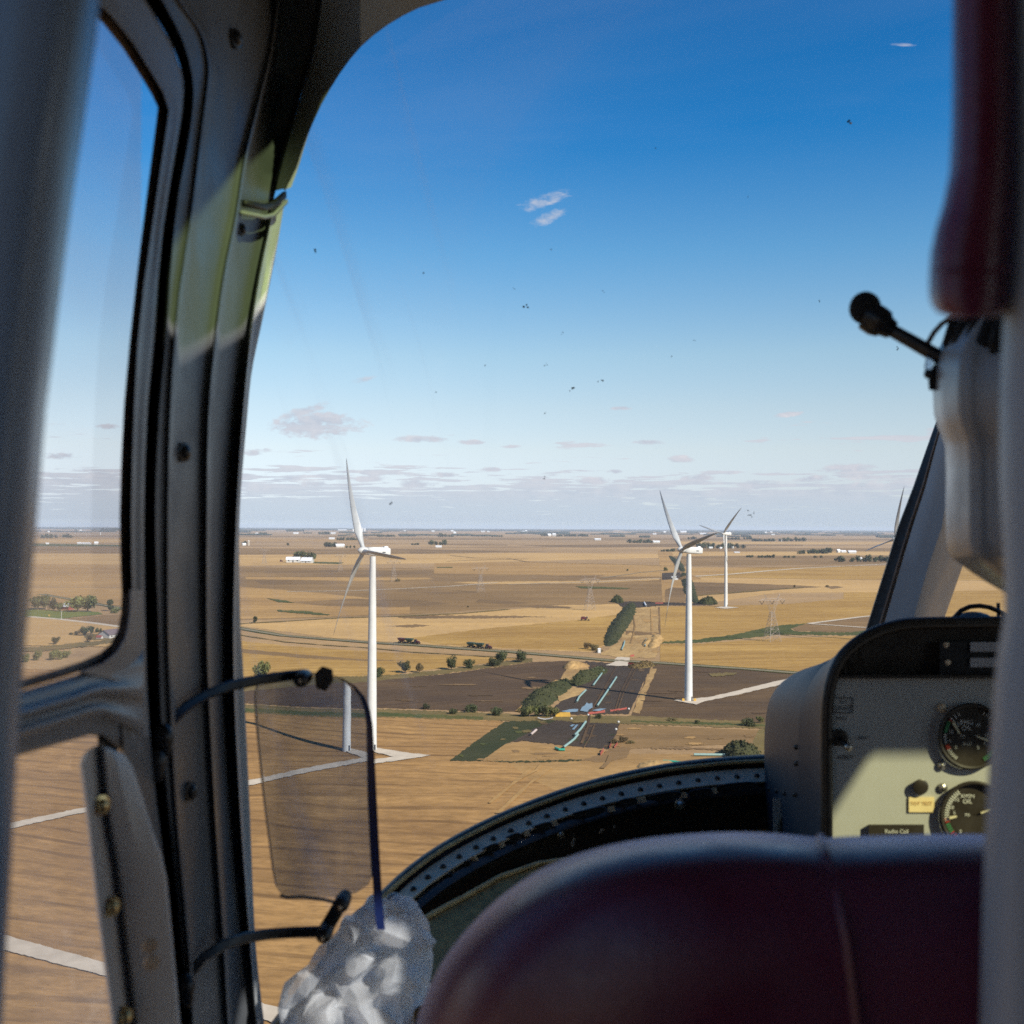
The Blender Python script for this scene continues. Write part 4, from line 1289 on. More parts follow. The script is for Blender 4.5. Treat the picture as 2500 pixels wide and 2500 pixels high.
def silo(px, py, wpx, hpx, label, mat='silo', group=None):
    b = G(px, py)
    s = gscale(b)
    r, h = wpx * s / 2, hpx * s
    t = empty('silo', b, label, 'silo', group)
    MB().rings([[b + Vector((math.cos(q) * r, math.sin(q) * r, z)) for q in [2 * math.pi * k / 16 for k in range(16)]] for z in (0, h * .5, h * .88)]).build('wall', M[mat], t)
    MB().rings([[b + Vector((math.cos(q) * r * f, math.sin(q) * r * f, z)) for q in [2 * math.pi * k / 16 for k in range(16)]] for z, f in ((h * .88, 1.03), (h * .96, .7), (h, .1))]).build('roof', M['roof'], t)


silo(607, 1332, 4.5, 13, 'pale concrete silo standing alone near the pillar')
silo(245, 1306, 3, 6, 'small white silo in the side window', 'wall')
for x, y, w, h in ((862, 1300, 4, 9), (868, 1300, 4, 8), (884, 1300, 5, 12), (890, 1300, 5, 11)):
    silo(x, y, w, h, 'grain elevator silo on the horizon beside the upper blade', 'roof', 'grain elevator silos')
silo(1908, 1323, 2, 5, 'white post-like silo before the dark far grove', 'wall')

# pole and sign in the side window
b = G(150, 1513)
s = gscale(b)
mb = MB()
mb.tube([b, b + Vector((0, 0, 22 * s))], [0.25, 0.18], 8)
mb.tube([b + Vector((-.8, 0, 20 * s)), b + Vector((.8, 0, 20 * s))], 0.1, 6)
tag(mb.build('utility_pole', M['wall']), 'pale utility pole standing by the lawn in the side window', 'pole')
b = G(120, 1508)
mb = MB()
mb.tube([b, b + Vector((0, 0, 6 * s))], 0.12, 6)
mb.box(b + Vector((0, -.1, 6 * s)), 1.3, 0.08, 1.3, Matrix.Rotation(R(45), 3, 'Y'))
tag(mb.build('road_sign', M['yellow'], smooth=False), 'yellow road sign on a post by the lawn', 'sign')


# ------------------------------------------------------------------ farm machines on the road
def wheel(mb, c, r, w, ax):
    ring = []
    z = Vector((0, 0, 1))
    f = ax.cross(z)
    for s, k in ((-.5, .8), (-.4, 1.0), (.4, 1.0), (.5, .8)):
        ring.append([c + ax * (s * w) + (f * math.cos(q) + z * math.sin(q)) * (r * k) for q in [2 * math.pi * i / 14 for i in range(14)]])
    mb.rings(ring)


def wagon(px, py, d, mat, label):
    b = G(px, py)
    n = Vector((-d.y, d.x, 0))
    rot = Matrix((d, n, Vector((0, 0, 1)))).transposed()
    t = empty('grain_wagon', b, label, 'wagon', 'grain wagons towed along the road')

    def q(x, y, z):
        return b + rot @ Vector((x, y, z))
    low = [q(-1.3, -.7, 1.3), q(1.3, -.7, 1.3), q(1.3, .7, 1.3), q(-1.3, .7, 1.3)]
    mid = [q(-3.0, -1.6, 2.9), q(3.0, -1.6, 2.9), q(3.0, 1.6, 2.9), q(-3.0, 1.6, 2.9)]
    top = [q(-3.1, -1.65, 4.0), q(3.1, -1.65, 4.0), q(3.1, 1.65, 4.0), q(-3.1, 1.65, 4.0)]
    MB().rings([low, mid, top]).build('hopper', mat, t, smooth=False)
    mb = MB().box(q(0, 0, 1.0), 5.6, 1.0, .3, rot)
    mb.tube([q(2.8, 0, 1.0), q(4.6, 0, .9)], .12, 6)
    mb.build('chassis', M['tyre'], t, smooth=False)
    for x in (-2.1, 2.1):
        for y in (-1.2, 1.2):
            w = MB()
            wheel(w, q(x, y, .75), .75, .6, n)
            w.build('wheel', M['tyre'], t)


def tractor(px, py, d, label):
    b = G(px, py)
    n = Vector((-d.y, d.x, 0))
    rot = Matrix((d, n, Vector((0, 0, 1)))).transposed()
    t = empty('tractor', b, label, 'tractor', 'tractors towing grain wagons')

    def q(x, y, z):
        return b + rot @ Vector((x, y, z))
    MB().rings([[q(0, -.75, 1.1), q(0, .75, 1.1), q(0, .75, 2.5), q(0, -.75, 2.5)], [q(2.6, -.65, 1.1), q(2.6, .65, 1.1), q(2.6, .6, 2.1), q(2.6, -.6, 2.1)]]).build('bonnet', M['machred'], t, smooth=False)
    MB().rings([[q(-2.0, -.95, 1.4), q(.1, -.95, 1.4), q(.1, .95, 1.4), q(-2.0, .95, 1.4)], [q(-1.7, -.85, 3.3), q(-.1, -.85, 3.3), q(-.1, .85, 3.3), q(-1.7, .85, 3.3)]]).build('cab', M['darkglass'], t, smooth=False)
    MB().box(q(-.9, 0, 3.38), 2.0, 2.0, .16, rot).build('roof', M['machred'], t, smooth=False)
    for x, r in ((-1.3, 1.05), (2.0, .75)):
        for y in (-1.15, 1.15):
            w = MB()
            wheel(w, q(x, y, r), r, .7, n)
            w.build('wheel', M['tyre'], t)


for k, (xs, ys, mats, labs) in enumerate((
        ((981, 998, 1014), (1567, 1568, 1569), ('machred', 'machgreen'), ('dark red grain wagon, last of the left train on the road', 'green grain wagon behind the left tractor on the road', 'dark tractor pulling the left train of wagons just right of the turbine tower')),
        ((1150, 1170, 1189), (1578, 1580, 1581), ('machgreen', 'machgreen'), ('dark green grain wagon, last of the right train on the road', 'dark green grain wagon hitched to the right tractor on the road', 'dark tractor pulling the right train of wagons towards the corridor')))):
    d = (G(1250, 1590) - G(1020, 1575)).normalized()
    d.z = 0
    d.normalize()
    wagon(xs[0], ys[0] + 3.0, d, M[mats[0]], labs[0])
    wagon(xs[1] + 1, ys[1] + 3.0, d, M[mats[1]], labs[1])
    tractor(xs[2] + 3, ys[2] + 3.0, d, labs[2])

# red combine in the corn and two small machines
b = G(1425, 1515)
t = empty('combine_harvester', b, 'red combine harvester in golden corn left of the corridor', 'combine')
MB().box(b + Vector((0, 0, 2.2)), 5.5, 2.8, 2.0).box(b + Vector((-.6, 0, 3.5)), 3.0, 2.4, .8).build('body', M['machred'], t, smooth=False)
MB().box(b + Vector((2.9, 0, 2.9)), 1.6, 2.2, 1.8).build('cab', M['darkglass'], t, smooth=False)
MB().rings([[b + Vector((4.4 + dx, y, z)) for dx, z in ((0, .3), (1.2, .3), (.9, 1.1), (0, 1.3))] for y in (-3.2, 3.2)]).build('header', M['tyre'], t, smooth=False)
for x, r in ((1.8, 1.0), (-2.0, .7)):
    for y in (-1.6, 1.6):
        w = MB()
        wheel(w, b + Vector((x, y, r)), r, .8, Vector((0, 1, 0)))
        w.build('wheel', M['tyre'], t)
b = G(687, 1372)
t = empty('tractor', b, 'small red machine parked left of the long white barn', 'tractor')
MB().box(b + Vector((0, 0, 2.4)), 7, 4, 2.6).build('bonnet', M['machred'], t, smooth=False)
MB().box(b + Vector((-1.5, 0, 4.6)), 3, 3.4, 2.0).build('cab', M['darkglass'], t, smooth=False)


# ------------------------------------------------------------------ pipeline works
def pipe(pts, mat, label, r=0.50, group='pipe lengths along the corridor', name='pipe', hole_end=-1):
    ps = [G(x, y, r + 0.3) for x, y in pts]
    t = empty(name, Vector((ps[0].x, ps[0].y, 0)), label, 'pipe', group)
    MB().tube(ps, r, 14).build('barrel', M[mat], t)
    e = ps[hole_end]
    d = (ps[hole_end] - ps[hole_end - 1 if hole_end == -1 else 1]).normalized()
    MB().tube([e - d * 0.05, e + d * 0.03], r * 0.86, 14).build('bore', M['pipehole'], t)
    if name == 'pipe' and len(pts) > 1:
        sk = MB()
        n = max(2, int((ps[-1] - ps[0]).length / 12))
        for k in range(n):
            p = ps[0].lerp(ps[-1], (k + .5) / n) if len(ps) == 2 else ps[min(k, len(ps) - 1)]
            sk.box((p.x, p.y, 0.14), 1.3, 0.4, 0.36)
        sk.build('skid', M['bark'], t, smooth=False)
    return t


pipe([(1475, 1636), (1448, 1673)], 'teal', 'short straight teal pipe beside the green spoil bank below the road')
pipe([(1505, 1653), (1482, 1688), (1458, 1723)], 'teal', 'longest teal pipe, running down the middle of the dark soil')
pipe([(1430, 1685), (1414, 1701), (1408, 1713)], 'teal', 'bent teal pipe above the blue puddle')
pipe([(1430, 1762), (1418, 1779), (1403, 1795)], 'teal', 'teal pipe just below the plank crossing')
pipe([(1411, 1793), (1402, 1804), (1391, 1813), (1376, 1824)], 'teal', 'curving teal pipe ending beside the green elbow')
pipe([(1525, 1565), (1523, 1574), (1518, 1586)], 'teal', 'short teal pipe above the gravel road in the corridor mouth')
pipe([(1356, 1826), (1366, 1830), (1379, 1830)], 'green', 'bright green pipe elbow at the lower end of the curved pipe', name='pipe_elbow')
pipe([(1309, 1782), (1296, 1793)], 'pink', 'pale pinkish pipe lying alone on the weedy ground')
pipe([(1798, 1843), (1694, 1842)], 'teal', 'long teal pipe lying crosswise before the green mound')
pipe([(1619, 1858), (1640, 1859), (1662, 1862)], 'green', 'dark green pipe end cut off by the windshield sill', name='pipe_elbow')
pipe([(1573, 1471), (1577, 1479)], 'roof', 'white pipe stub at the far end of the near corridor', r=.9)
pipe([(1577, 1560), (1575, 1577)], 'teal', 'teal pipe lying in the open trench near the road', r=0.5)


def mound(pts, width, height, mat, label, seed=1, group='spoil mounds along the corridor', cat='mound'):
    """heaped bank along a line"""
    ps = [G(x, y) for x, y in pts]
    n = 46
    L = [0]
    for a, b in zip(ps, ps[1:]):
        L.append(L[-1] + (b - a).length)

    def at(t):
        d = t * L[-1]
        for i in range(len(ps) - 1):
            if d <= L[i + 1] or i == len(ps) - 2:
                return ps[i].lerp(ps[i + 1], (d - L[i]) / max(L[i + 1] - L[i], 1e-6)), (ps[i + 1] - ps[i]).normalized()
    rings = []
    m = 19
    for i in range(n + 1):
        t = i / n
        c, d = at(t)
        nn = Vector((-d.y, d.x, 0))
        e = max(0.0, math.sin(math.pi * min(max(t, 0.0), 1.0))) ** 0.45
        ring = []
        for j in range(m):
            u = j / (m - 1) * 2 - 1
            nz = mnoise.noise(Vector((c.x * .12 + seed, c.y * .12, u * 1.5)))
            nz2 = mnoise.noise(Vector((c.x * .5 + seed, c.y * .5, u * 4)))
            h = height * e * max(0, math.cos(u * math.pi / 2)) ** 1.1 * (1 + .35 * nz + .30 * nz2 + .16 * mnoise.noise(Vector((c.x * 1.3, c.y * 1.3 + seed, u * 9))))
            wd = width / 2 * (0.2 + 0.8 * e) * (1 + .25 * nz + .22 * mnoise.noise(Vector((c.x * .35, c.y * .35, seed + (1 if u > 0 else 7)))))
            ring.append(c + nn * (u * wd) + Vector((0, 0, max(h, 0.0) + (-0.3 if abs(u) > .999 else 0.0))))
        rings.append(ring)
    mb = MB().rings(rings, close=False)
    t = empty('spoil_mound', rings[n // 2][m // 2] * 1.0, label, cat, group)
    mb.build('bank', M[mat], t, sharp=None)
    if mat in ('weed', 'verge'):
        rw = random.Random(seed)
        wb = MB()
        for _ in range(900):
            a = rings[rw.randrange(1, n)]
            b_ = a[rw.randrange(0, m)] + Vector((rw.uniform(-.8, .8), rw.uniform(-.8, .8), 0))
            sz = rw.uniform(.2, .6)
            d1 = Vector((rw.uniform(-1, 1), rw.uniform(-1, 1), rw.uniform(-.2, .5))).normalized() * sz
            d2 = Vector((rw.uniform(-.4, .4), rw.uniform(-.4, .4), 1)).normalized() * sz
            wb.add([b_ - d1, b_ + d1, b_ + d1 * .6 + d2, b_ - d1 * .6 + d2], [(0, 1, 2, 3)])
        tag(wb.build('weeds', M['weedleaf'] if mat == 'weed' else M['leafdry'], t, smooth=False), kind='stuff')
    return t


mound([(1288, 1738), (1330, 1700), (1388, 1664)], 17, 4.2, 'weed', 'long green weedy spoil bank rising above the thicket', 1)
mound([(1402, 1674), (1435, 1652), (1474, 1635)], 14, 4.0, 'weed', 'green weedy spoil bank beside the short straight pipe', 2)
mound([(1388, 1634), (1420, 1622)], 16, 3.2, 'subsoil', 'small bare soil heap below the road left of the dark strip', 3)
mound([(1484, 1578), (1505, 1540), (1530, 1500), (1543, 1472)], 19, 3.6, 'weed', 'long green spoil ridge along the left side of the upper corridor', 4)
mound([(1545, 1632), (1590, 1622)], 14, 2.6, 'verge', 'low straw-coloured heap below the road right of the white mats', 5)
mound([(1493, 1470), (1520, 1470)], 34, 7.5, 'weed', 'rounded green mound left of the far end of the near corridor', 6)
mound([(1706, 1474), (1750, 1474)], 34, 7.5, 'weed', 'rounded green mound right of the middle turbine tower', 7)
mound([(1700, 1474), (1686, 1450), (1678, 1420), (1668, 1398)], 20, 3.2, 'weed', 'far green spoil ridge behind the middle turbine tower', 8)
mound([(1668, 1396), (1656, 1376), (1636, 1357)], 22, 3, 'weed', 'farthest dark spoil ridge of the corridor', 9)
mound([(1768, 1846), (1850, 1845)], 24, 5.2, 'weed', 'green pointed mound left of the instrument console', 10)
mound([(1592, 1583), (1605, 1550)], 12, 2.6, 'subsoil', 'sandy bank on the right edge of the upper corridor', 11)
mound([(1574, 1578), (1592, 1558)], 9, 2.2, 'subsoil', 'sandy heap beside the open trench', 12)
mound([(1560, 1877), (1640, 1862)], 12, 1.8, 'subsoil', 'low sandy heap just above the windshield sill', 13)
mound([(1672, 1416), (1692, 1412)], 40, 6, 'umber', 'brown soil heap on the far track right of the corridor', 14)


def fence(pts, h, label, mat='orange'):
    ps = [G(x, y) for x, y in pts]
    t = empty('barrier_fence', ps[0], label, 'fence', 'orange barrier fences')
    rr = []
    n = 10
    for i in range(n + 1):
        k = i / n * (len(ps) - 1)
        j = min(int(k), len(ps) - 2)
        p = ps[j].lerp(ps[j + 1], k - j)
        hh = h * (0.75 + .35 * random.random())
        rr.append([p, p + Vector((0, 0.08, 0)), p + Vector((random.uniform(-.2, .2), 0.1, hh)), p + Vector((0, 0.02, hh))])
    MB().rings(rr).build('mesh_panel', M[mat], t, smooth=False)
    for k in range(0, len(ps)):
        MB().tube([ps[k] + Vector((0, .2, 0)), ps[k] + Vector((0, .2, h * 1.1))], .05, 5).build('stake', M['silo'], t)


fence([(1437, 1745), (1460, 1742), (1477, 1740)], 1.3, 'orange barrier fence along the left part of the ditch under the puddle')
fence([(1490, 1738), (1512, 1735), (1530, 1732)], 1.1, 'red barrier fence along the right part of the ditch under the puddle')
fence([(1466, 1846), (1474, 1834)], 1.5, 'lowest orange fence scrap beside the brown scrub')
fence([(1488, 1828), (1492, 1820)], 1.2, 'left upper orange fence scrap beside the brown scrub')
fence([(1500, 1828), (1508, 1818)], 1.2, 'right upper orange fence scrap beside the brown scrub')
fence([(1533, 1622), (1560, 1624)], 1.2, 'rusty red fence right of the white mats below the road')
fence([(1539, 1604), (1548, 1603)], 1.6, 'small orange fence right of the white mats above the road')
fence([(1600, 1474), (1622, 1474)], 1.6, 'far orange fence at the end of the near corridor')

b = G(1374, 1749)
t = empty('trench_shield', b, 'open yellow steel frame standing right of the thicket', 'steel frame')
for y in (-1.6, 1.6):
    MB().box(b + Vector((0, y, .9)), 7.0, .22, 1.6).build('side_panel', M['yellow'], t, smooth=False)
for x in (-3.2, 3.2):
    MB().box(b + Vector((x, 0, .9)), .5, 3.0, .9).build('spreader', M['yellow'], t, smooth=False)
b = G(1331, 1757)
mb = MB()
mb.rings([[b + Vector((-3.6 + i * .72, y, .3 + .75 * abs(i / 5 - 1) ** 2 + (.04 if y > 0 else 0))) for i in range(11)] for y in (-1.0, -.4, .4, 1.0)], close=False)
o = mb.build('liner_sheet', M['wall'])
o.modifiers.new('thick', 'SOLIDIFY').thickness = .06
tag(o, 'white sagging liner sheet spread below the thicket', 'sheet')
b = G(1463, 1594)
t = empty('portable_toilet', b, 'white portable toilet at the left of the corridor mouth above the road', 'toilet')
MB().box(b + Vector((0, 0, 1.5)), 2.2, 2.2, 3.0).build('cabin', M['wall'], t, smooth=False)
MB().rings([[b + Vector((sx * 1.2 * k, sy * 1.2 * k, z)) for sx, sy in ((-1, -1), (1, -1), (1, 1), (-1, 1))] for z, k in ((3.0, 1.0), (3.25, .85))]).build('roof', M['roof'], t, smooth=False)
MB().box(b + Vector((0, -1.12, 1.3)), 1.2, .06, 2.2).build('door', M['roof'], t, smooth=False)
for x, y, lb in ((1535, 1733, 'white sack at the right end of the red barrier fence'), (1436, 1748, 'white sack at the left end of the orange barrier fence'),
                 (1395, 1757, 'white sack left of the plank crossing'), (1510, 1765, 'upper white sack on the right edge of the lower dark soil'), (1504, 1783, 'lower white sack on the right edge of the lower dark soil')):
    b = G(x, y)
    mb = MB().ball(b + Vector((0, 0, .45)), .6, .5, .5, None, 10, 6)
    mb.ball(b + Vector((0, 0, .95)), .18, .18, .16, None, 8, 5)
    tag(mb.build('sandbag', M['wall']), lb, 'sack', 'white sacks along the works')
for x, y, w, h, lb in ((1645, 1411, 12, 4, 'white site cabin on the far dark strip, upper one'), (1651, 1416, 8, 4, 'white site cabin on the far dark strip, lower one')):
    house(x, y, w, h, lb, yaw=0.1, rh=.15, asp=.4)

# ------------------------------------------------------------------ helicopter cabin
ROOF_Z = ALT + 0.60


def dl(x):
    """depth of the left side wall of the cabin in the direction of column x"""
    return min(549.4 / max(1250 - x, 1.0), 0.95)


def dws(x, y):
    """depth of the curved windshield"""
    s = min(max((x - 650) / 1500, 0.0), 1.0)
    d = 1.0 + 0.48 * math.sin(s * math.pi / 2)
    if y < 1000:
        d *= 1 - 0.15 * ((1000 - y) / 1000) ** 2
    return d


cab = empty('helicopter_cabin', (0, 0, ALT - 0.95), 'grey helicopter cabin interior with a curved front windshield, framing the whole view', 'helicopter')

gapL = [(-300, 225), (-200, 240), (0, 357), (93, 414), (171, 445), (233, 450), (336, 437), (466, 414), (621, 393), (828, 378), (1000, 362), (1250, 354), (1600, 358), (1750, 364), (1930, 380), (2110, 402), (2500, 440), (2700, 460)]
gapR = [(-300, 270), (-200, 285), (0, 390), (93, 438), (171, 461), (233, 467), (336, 456), (466, 432), (621, 414), (828, 400), (1000, 384), (1250, 374), (1600, 384), (1750, 388), (1930, 402), (2110, 422), (2500, 462), (2700, 485)]
ridge = [(-300, 330), (-200, 365), (0, 440), (78, 492), (155, 512), (207, 510), (310, 497), (517, 471), (621, 455), (750, 437), (1000, 419), (1262, 413), (1600, 415), (1973, 433), (2345, 466), (2500, 475), (2700, 490)]
mainR = [(-300, 690), (0, 678), (130, 662), (259, 631), (388, 600), (517, 580), (673, 549), (828, 528), (1000, 512), (1262, 507), (1600, 508), (1973, 526), (2345, 550), (2500, 559), (2700, 575)]
recR = [(-300, 840), (0, 787), (130, 766), (233, 735), (388, 693), (487, 668), (543, 657), (673, 631), (802, 611), (1000, 590), (1262, 573), (1600, 566), (1973, 582), (2345, 610), (2500, 624), (2700, 640)]
edge = [(487, 696), (595, 678), (776, 642), (900, 616), (1000, 605), (1262, 585), (1516, 587), (1600, 592), (1973, 610), (2300, 624), (2500, 645), (2700, 668)]
arch = [(697, 465), (703, 450), (720, 420), (737, 368), (755, 320), (781, 262), (810, 210), (842, 160), (880, 115), (922, 77), (970, 45), (1025, 18), (1085, 0), (1180, -28), (1300, -55), (1500, -95), (1800, -145), (2100, -190), (2400, -230), (2700, -260)]

ys = list(range(-300, 480, 20)) + list(range(480, 2701, 40))
rows = []
for y in ys:
    gl, gr, rd, mr, rr_ = (sev(c, y) for c in (gapL, gapR, ridge, mainR, recR))
    cols = [(gl - 3, .985), (gl - 1, 1.0), (gl + 1, 1.10), ((gl + gr) / 2, 1.12), (gr - 1, 1.10), (gr, .99), (gr + 6, .978), ((gr + rd) / 2, .978),
            (rd - 9, .974), (rd - 3, .964), (rd + 3, .964), (rd + 9, .985), (rd + 20, .995), ((rd + mr) / 2, 1.0), (mr - 18, .995), (mr - 8, .985), (mr - 2, .972), (mr + 2, .972),
            (mr + 5, 1.02), (mr + 14, 1.045), ((mr + rr_) / 2, 1.05), (rr_ - 14, 1.05), (rr_ - 4, 1.04), (rr_, 1.03)]
    rows.append([P(x, y, dl(x) * k) for x, k in cols])
mb = MB().rings(rows, close=False)
pil = mb.build('door_pillar', M['cabin_dk'], cab, sharp=50)
# light edge of the windshield along the pillar, below and above the joint
rows = []
for y in [485, 492, 500] + list(range(520, 2701, 40)):
    a, b = sev(recR, y), sev(edge, y)
    rows.append([P(a, y, dl(a) * 1.03), P(a + 4, y, dl(a) * 1.015), P((a + b) / 2, y, dl(b) * 1.0), P(b - 3, y, dl(b) * 1.005), P(b, y, dl(b) * 1.02), P(b, y, dws(b, y))])
MB().rings(rows, close=False).build('windshield_edge', M['archpaint'], cab, sharp=50)
rows = []
for i in range(27):
    t = i / 26
    k = t * (len(arch) - 1)
    j = min(int(k), len(arch) - 2)
    ax_ = arch[j][0] + (arch[j + 1][0] - arch[j][0]) * (k - j)
    ay_ = arch[j][1] + (arch[j + 1][1] - arch[j][1]) * (k - j)
    if ay_ > 0:
        ly = ay_ - 3 * (1 - ay_ / 465)
        lx = sev(recR, ly)
        ld = dl(lx) * 1.03
    else:
        ly = -60 + ay_ * 1.6
        lx = ax_ - 330 * (1 - min(1, (ax_ - 1085) / 1500))
        ld = min(dl(min(lx, 790)) * 1.03, .99) * (1 + .0002 * (ax_ - 1085))
    e = P(ax_, ay_, dws(ax_, ay_))
    e0 = P(ax_, ay_, dws(ax_, ay_) * .95)
    l0 = P(lx, ly, ld)
    m1 = l0.lerp(e0, .45) + RT * .012 - FW * .01
    rows.append([l0, l0.lerp(e0, .12), m1, l0.lerp(e0, .8), l0.lerp(e0, .95), e0, e])
MB().rings(rows, close=False).build('windshield_arch', M['archpaint'], cab, sharp=60)
# joint between both: a dark gap with a small bent lip
mb = MB()
mb.rings([[P(x, y + dy, dl(x) * k) for x, y, k in ((590, 488, .985), (640, 498, 1.0), (662, 492, 1.0), (690, 468, 1.0))] for dy, k2 in ((0, 1), (16, 1))], close=False)
o = mb.build('joint_gap', M['seal'], cab)
o.modifiers.new('t', 'SOLIDIFY').thickness = .004
mb = MB()
mb.rings([[P(x, y + dy, dl(x) * k) for x, y, k in ((584, 514, .98), (640, 525, .99), (664, 520, .99), (697, 487, .99))] for dy in (0, 10)], close=False)
o = mb.build('joint_lip', M['trim'], cab)
o.modifiers.new('t', 'SOLIDIFY').thickness = .003


def screw(px, py, d, r, mat, parent, name='screw', n=None, dome=.5):
    """round headed screw with a dark washer"""
    c = P(px, py, d)
    n = n or -FW
    n = n.normalized()
    u = n.cross(Vector((0, 0, 1))).normalized()
    v = n.cross(u)
    rad = r / FPX * d
    mb = MB()
    mb.rings([[c + n * h + (u * math.cos(q) + v * math.sin(q)) * (rad * k) for q in [2 * math.pi * i / 16 for i in range(16)]]
              for h, k in ((-rad * .3, 1.0), (rad * .15, 1.0), (rad * .2, .72), (rad * dome * .8, .62), (rad * (dome + .1), .35), (rad * (dome + .14), .08))])
    return mb.build(name, mat, parent, sharp=35)


WN = (Vector((0.93, -0.36, 0))).normalized()
for x, y in ((575, 94), (449, 1104), (465, 1932)):
    screw(x, y, dl(x) * .985, 24, M['blackmetal'], pil, n=WN)
screw(590, 560, dl(590) * 1.03, 16, M['blackmetal'], pil, n=WN)

# ---- left door: frame, belt, windows
inn = [(-700, -330), (-300, -130), (60, -60), (170, -20), (250, 55), (300, 118), (345, 188), (370, 230), (385, 262), (381, 300), (368, 400), (350, 540), (333, 680), (316, 840), (303, 985), (296, 1120), (292, 1262), (294, 1380),
       (297, 1450), (295, 1500), (287, 1540), (270, 1572), (245, 1594), (200, 1614), (140, 1634), (60, 1658), (-120, 1716), (-700, 1890)]
trim_ = [(-700, -360), (-300, -158), (68, -85), (185, -42), (268, 38), (322, 105), (368, 180), (395, 225), (410, 268), (405, 310), (390, 410), (370, 550), (350, 690), (334, 840), (326, 985), (321, 1120), (318, 1262), (319, 1380),
         (321, 1450), (318, 1510), (308, 1558), (287, 1592), (256, 1616), (206, 1636), (144, 1656), (64, 1680), (-116, 1738), (-700, 1912)]
door = tag(empty('door', (0, 0, 0)), None)
door.parent = cab
door.location = (0, 0, 0)
# pale worn sealing band round the window
rows = []
for (x, y), (x2, y2) in zip(inn, trim_):
    rows.append([P(x, y, dl(x) * 1.03), P(x, y, dl(x) * 1.0), P(x2 + (x - x2) * .4, y2 + (y - y2) * .4, dl(x2) * .992), P(x2, y2, dl(x2) * 1.0)])
MB().rings(rows, close=False).build('window_seal', M['brownseal'], door, sharp=50)
# frame between the window and the pillar gap
rows = []
for i, (x, y) in enumerate(trim_):
    if y < 1500:
        oy = y if i > 4 else y - 25
        ox = sev(gapL, max(oy, -300)) if i > 2 else x + 60
        if i <= 2:
            oy = y - 80
    else:
        break
    a, b = P(x, y, dl(x) * 1.0), P(ox - 2, oy, dl(ox))
    rows.append([a, P(x + 3, y - (2 if i < 8 else 0), dl(x) * .972), a.lerp(P(ox - 2, oy, dl(ox) * .955), .45) * 1.0, P(ox - 12, oy, dl(ox) * .962), P(ox - 4, oy, dl(ox) * .972), b])
MB().rings(rows, close=False).build('frame', M['cabin'], door, sharp=50)
# belt below the window, with two pressed ribs
top = [(-700, 1912), (-116, 1738), (64, 1680), (144, 1656), (206, 1636), (256, 1616), (287, 1592), (308, 1558), (318, 1510), (319, 1480)]
prof = [(0.0, 1.0), (0.03, .975), (0.18, .97), (0.27, .968), (0.31, .945), (0.36, .94), (.41, .945), (.45, .965), (.53, .965), (.58, .945), (.63, .94), (.68, .945), (.73, .967), (.88, .97), (.97, .975), (1.0, 1.0)]
rows = []
for i in range(33):
    t = i / 32
    x = -700 + 1050 * t
    yt = 1912 - 0.2985 * (x + 700) if x < 206 else 1636 - (x - 206) * .42
    yb = 2063 - 0.292 * (x + 700) if x < 240 else 1790 + (x - 240) * .8
    row = []
    for f, k in prof:
        fade = 1.0 if x < 320 else 0.0
        kk = k if (k > .96 or x < 318) else .968
        row.append(P(x, yt + (yb - yt) * f, dl(x) * kk))
    rows.append(row)
MB().rings(rows, close=False).build('belt', M['cabin'], door, sharp=None)
# corner piece right of the belt and the jamb running down
rows = []
for y in [1440, 1480, 1510, 1540, 1560, 1580, 1595, 1610, 1620, 1640, 1660, 1680, 1720, 1760, 1800]:
    xr = sev(gapL, y)
    xl = ev([(1440, 320), (1480, 320), (1510, 317), (1540, 312), (1560, 306), (1580, 294), (1595, 283), (1620, 252), (1640, 196), (1660, 280), (1700, 300), (1800, 320)], y)
    rows.append([P(xl - 4, y, dl(xl) * .985), P(xl, y, dl(xl) * .966), P(xr - 10, y, dl(xr) * .964), P(xr - 3, y, dl(xr) * .975), P(xr - 2, y, dl(xr) * 1.0)])
MB().rings(rows, close=False).build('corner_plate', M['cabin'], door, sharp=50)
rows = []
for y in range(1740, 2701, 40):
    xr = sev(gapL, y)
    xl = 288 + (y - 1760) * .10
    rows.append([P(xl, y, dl(xl) * 1.06), P(xl, y, dl(xl) * .985), P(xl + 8, y, dl(xl) * .97), P(xr - 8, y, dl(xr) * .97), P(xr - 2, y, dl(xr) * .98), P(xr - 2, y, dl(xr) * 1.0)])
MB().rings(rows, close=False).build('jamb', M['cabin_dk'], door, sharp=50)
mb = MB()
mb.rings([[P(x, y, dl(x) * k) for x, y in ((236, 1762), (262, 1755), (282, 1785), (288, 1835), (240, 1835))] for k in (.99, 1.05)])
mb.build('window_stop', M['seal'], door)
# panes
pane = MB()
rws = []
for y in range(-340, 2701, 160):
    rws.append([P(x, y, dl(x) * 1.02) for x in (-700, -450, -250, -50, 80, 180, 250, 300, 345)])
pane.rings(rws, close=False).build('window', M['doorglass'], door)

# ---- near door post, close to the eye
edgeN = [(-400, 262), (0, 245), (200, 220), (517, 173), (900, 125), (1000, 112), (1262, 92), (1600, 60), (1830, 43), (2100, 29), (2300, 17), (2500, 7), (2800, -6)]
rows = []
for y in range(-400, 2801, 100):
    xr = sev(edgeN, y)
    ring = []
    for k in range(24):
        q = 2 * math.pi * k / 24
        cx, cz = math.cos(q), math.sin(q)
        e = .6
        px_ = xr - 240 + 240 * math.copysign(abs(cx) ** e, cx)
        ring.append(P(px_, y, .30 + .04 * math.copysign(abs(cz) ** e, cz)))
    rows.append(ring)
MB().rings(rows).build('door_post', M['doorpost'], cab)

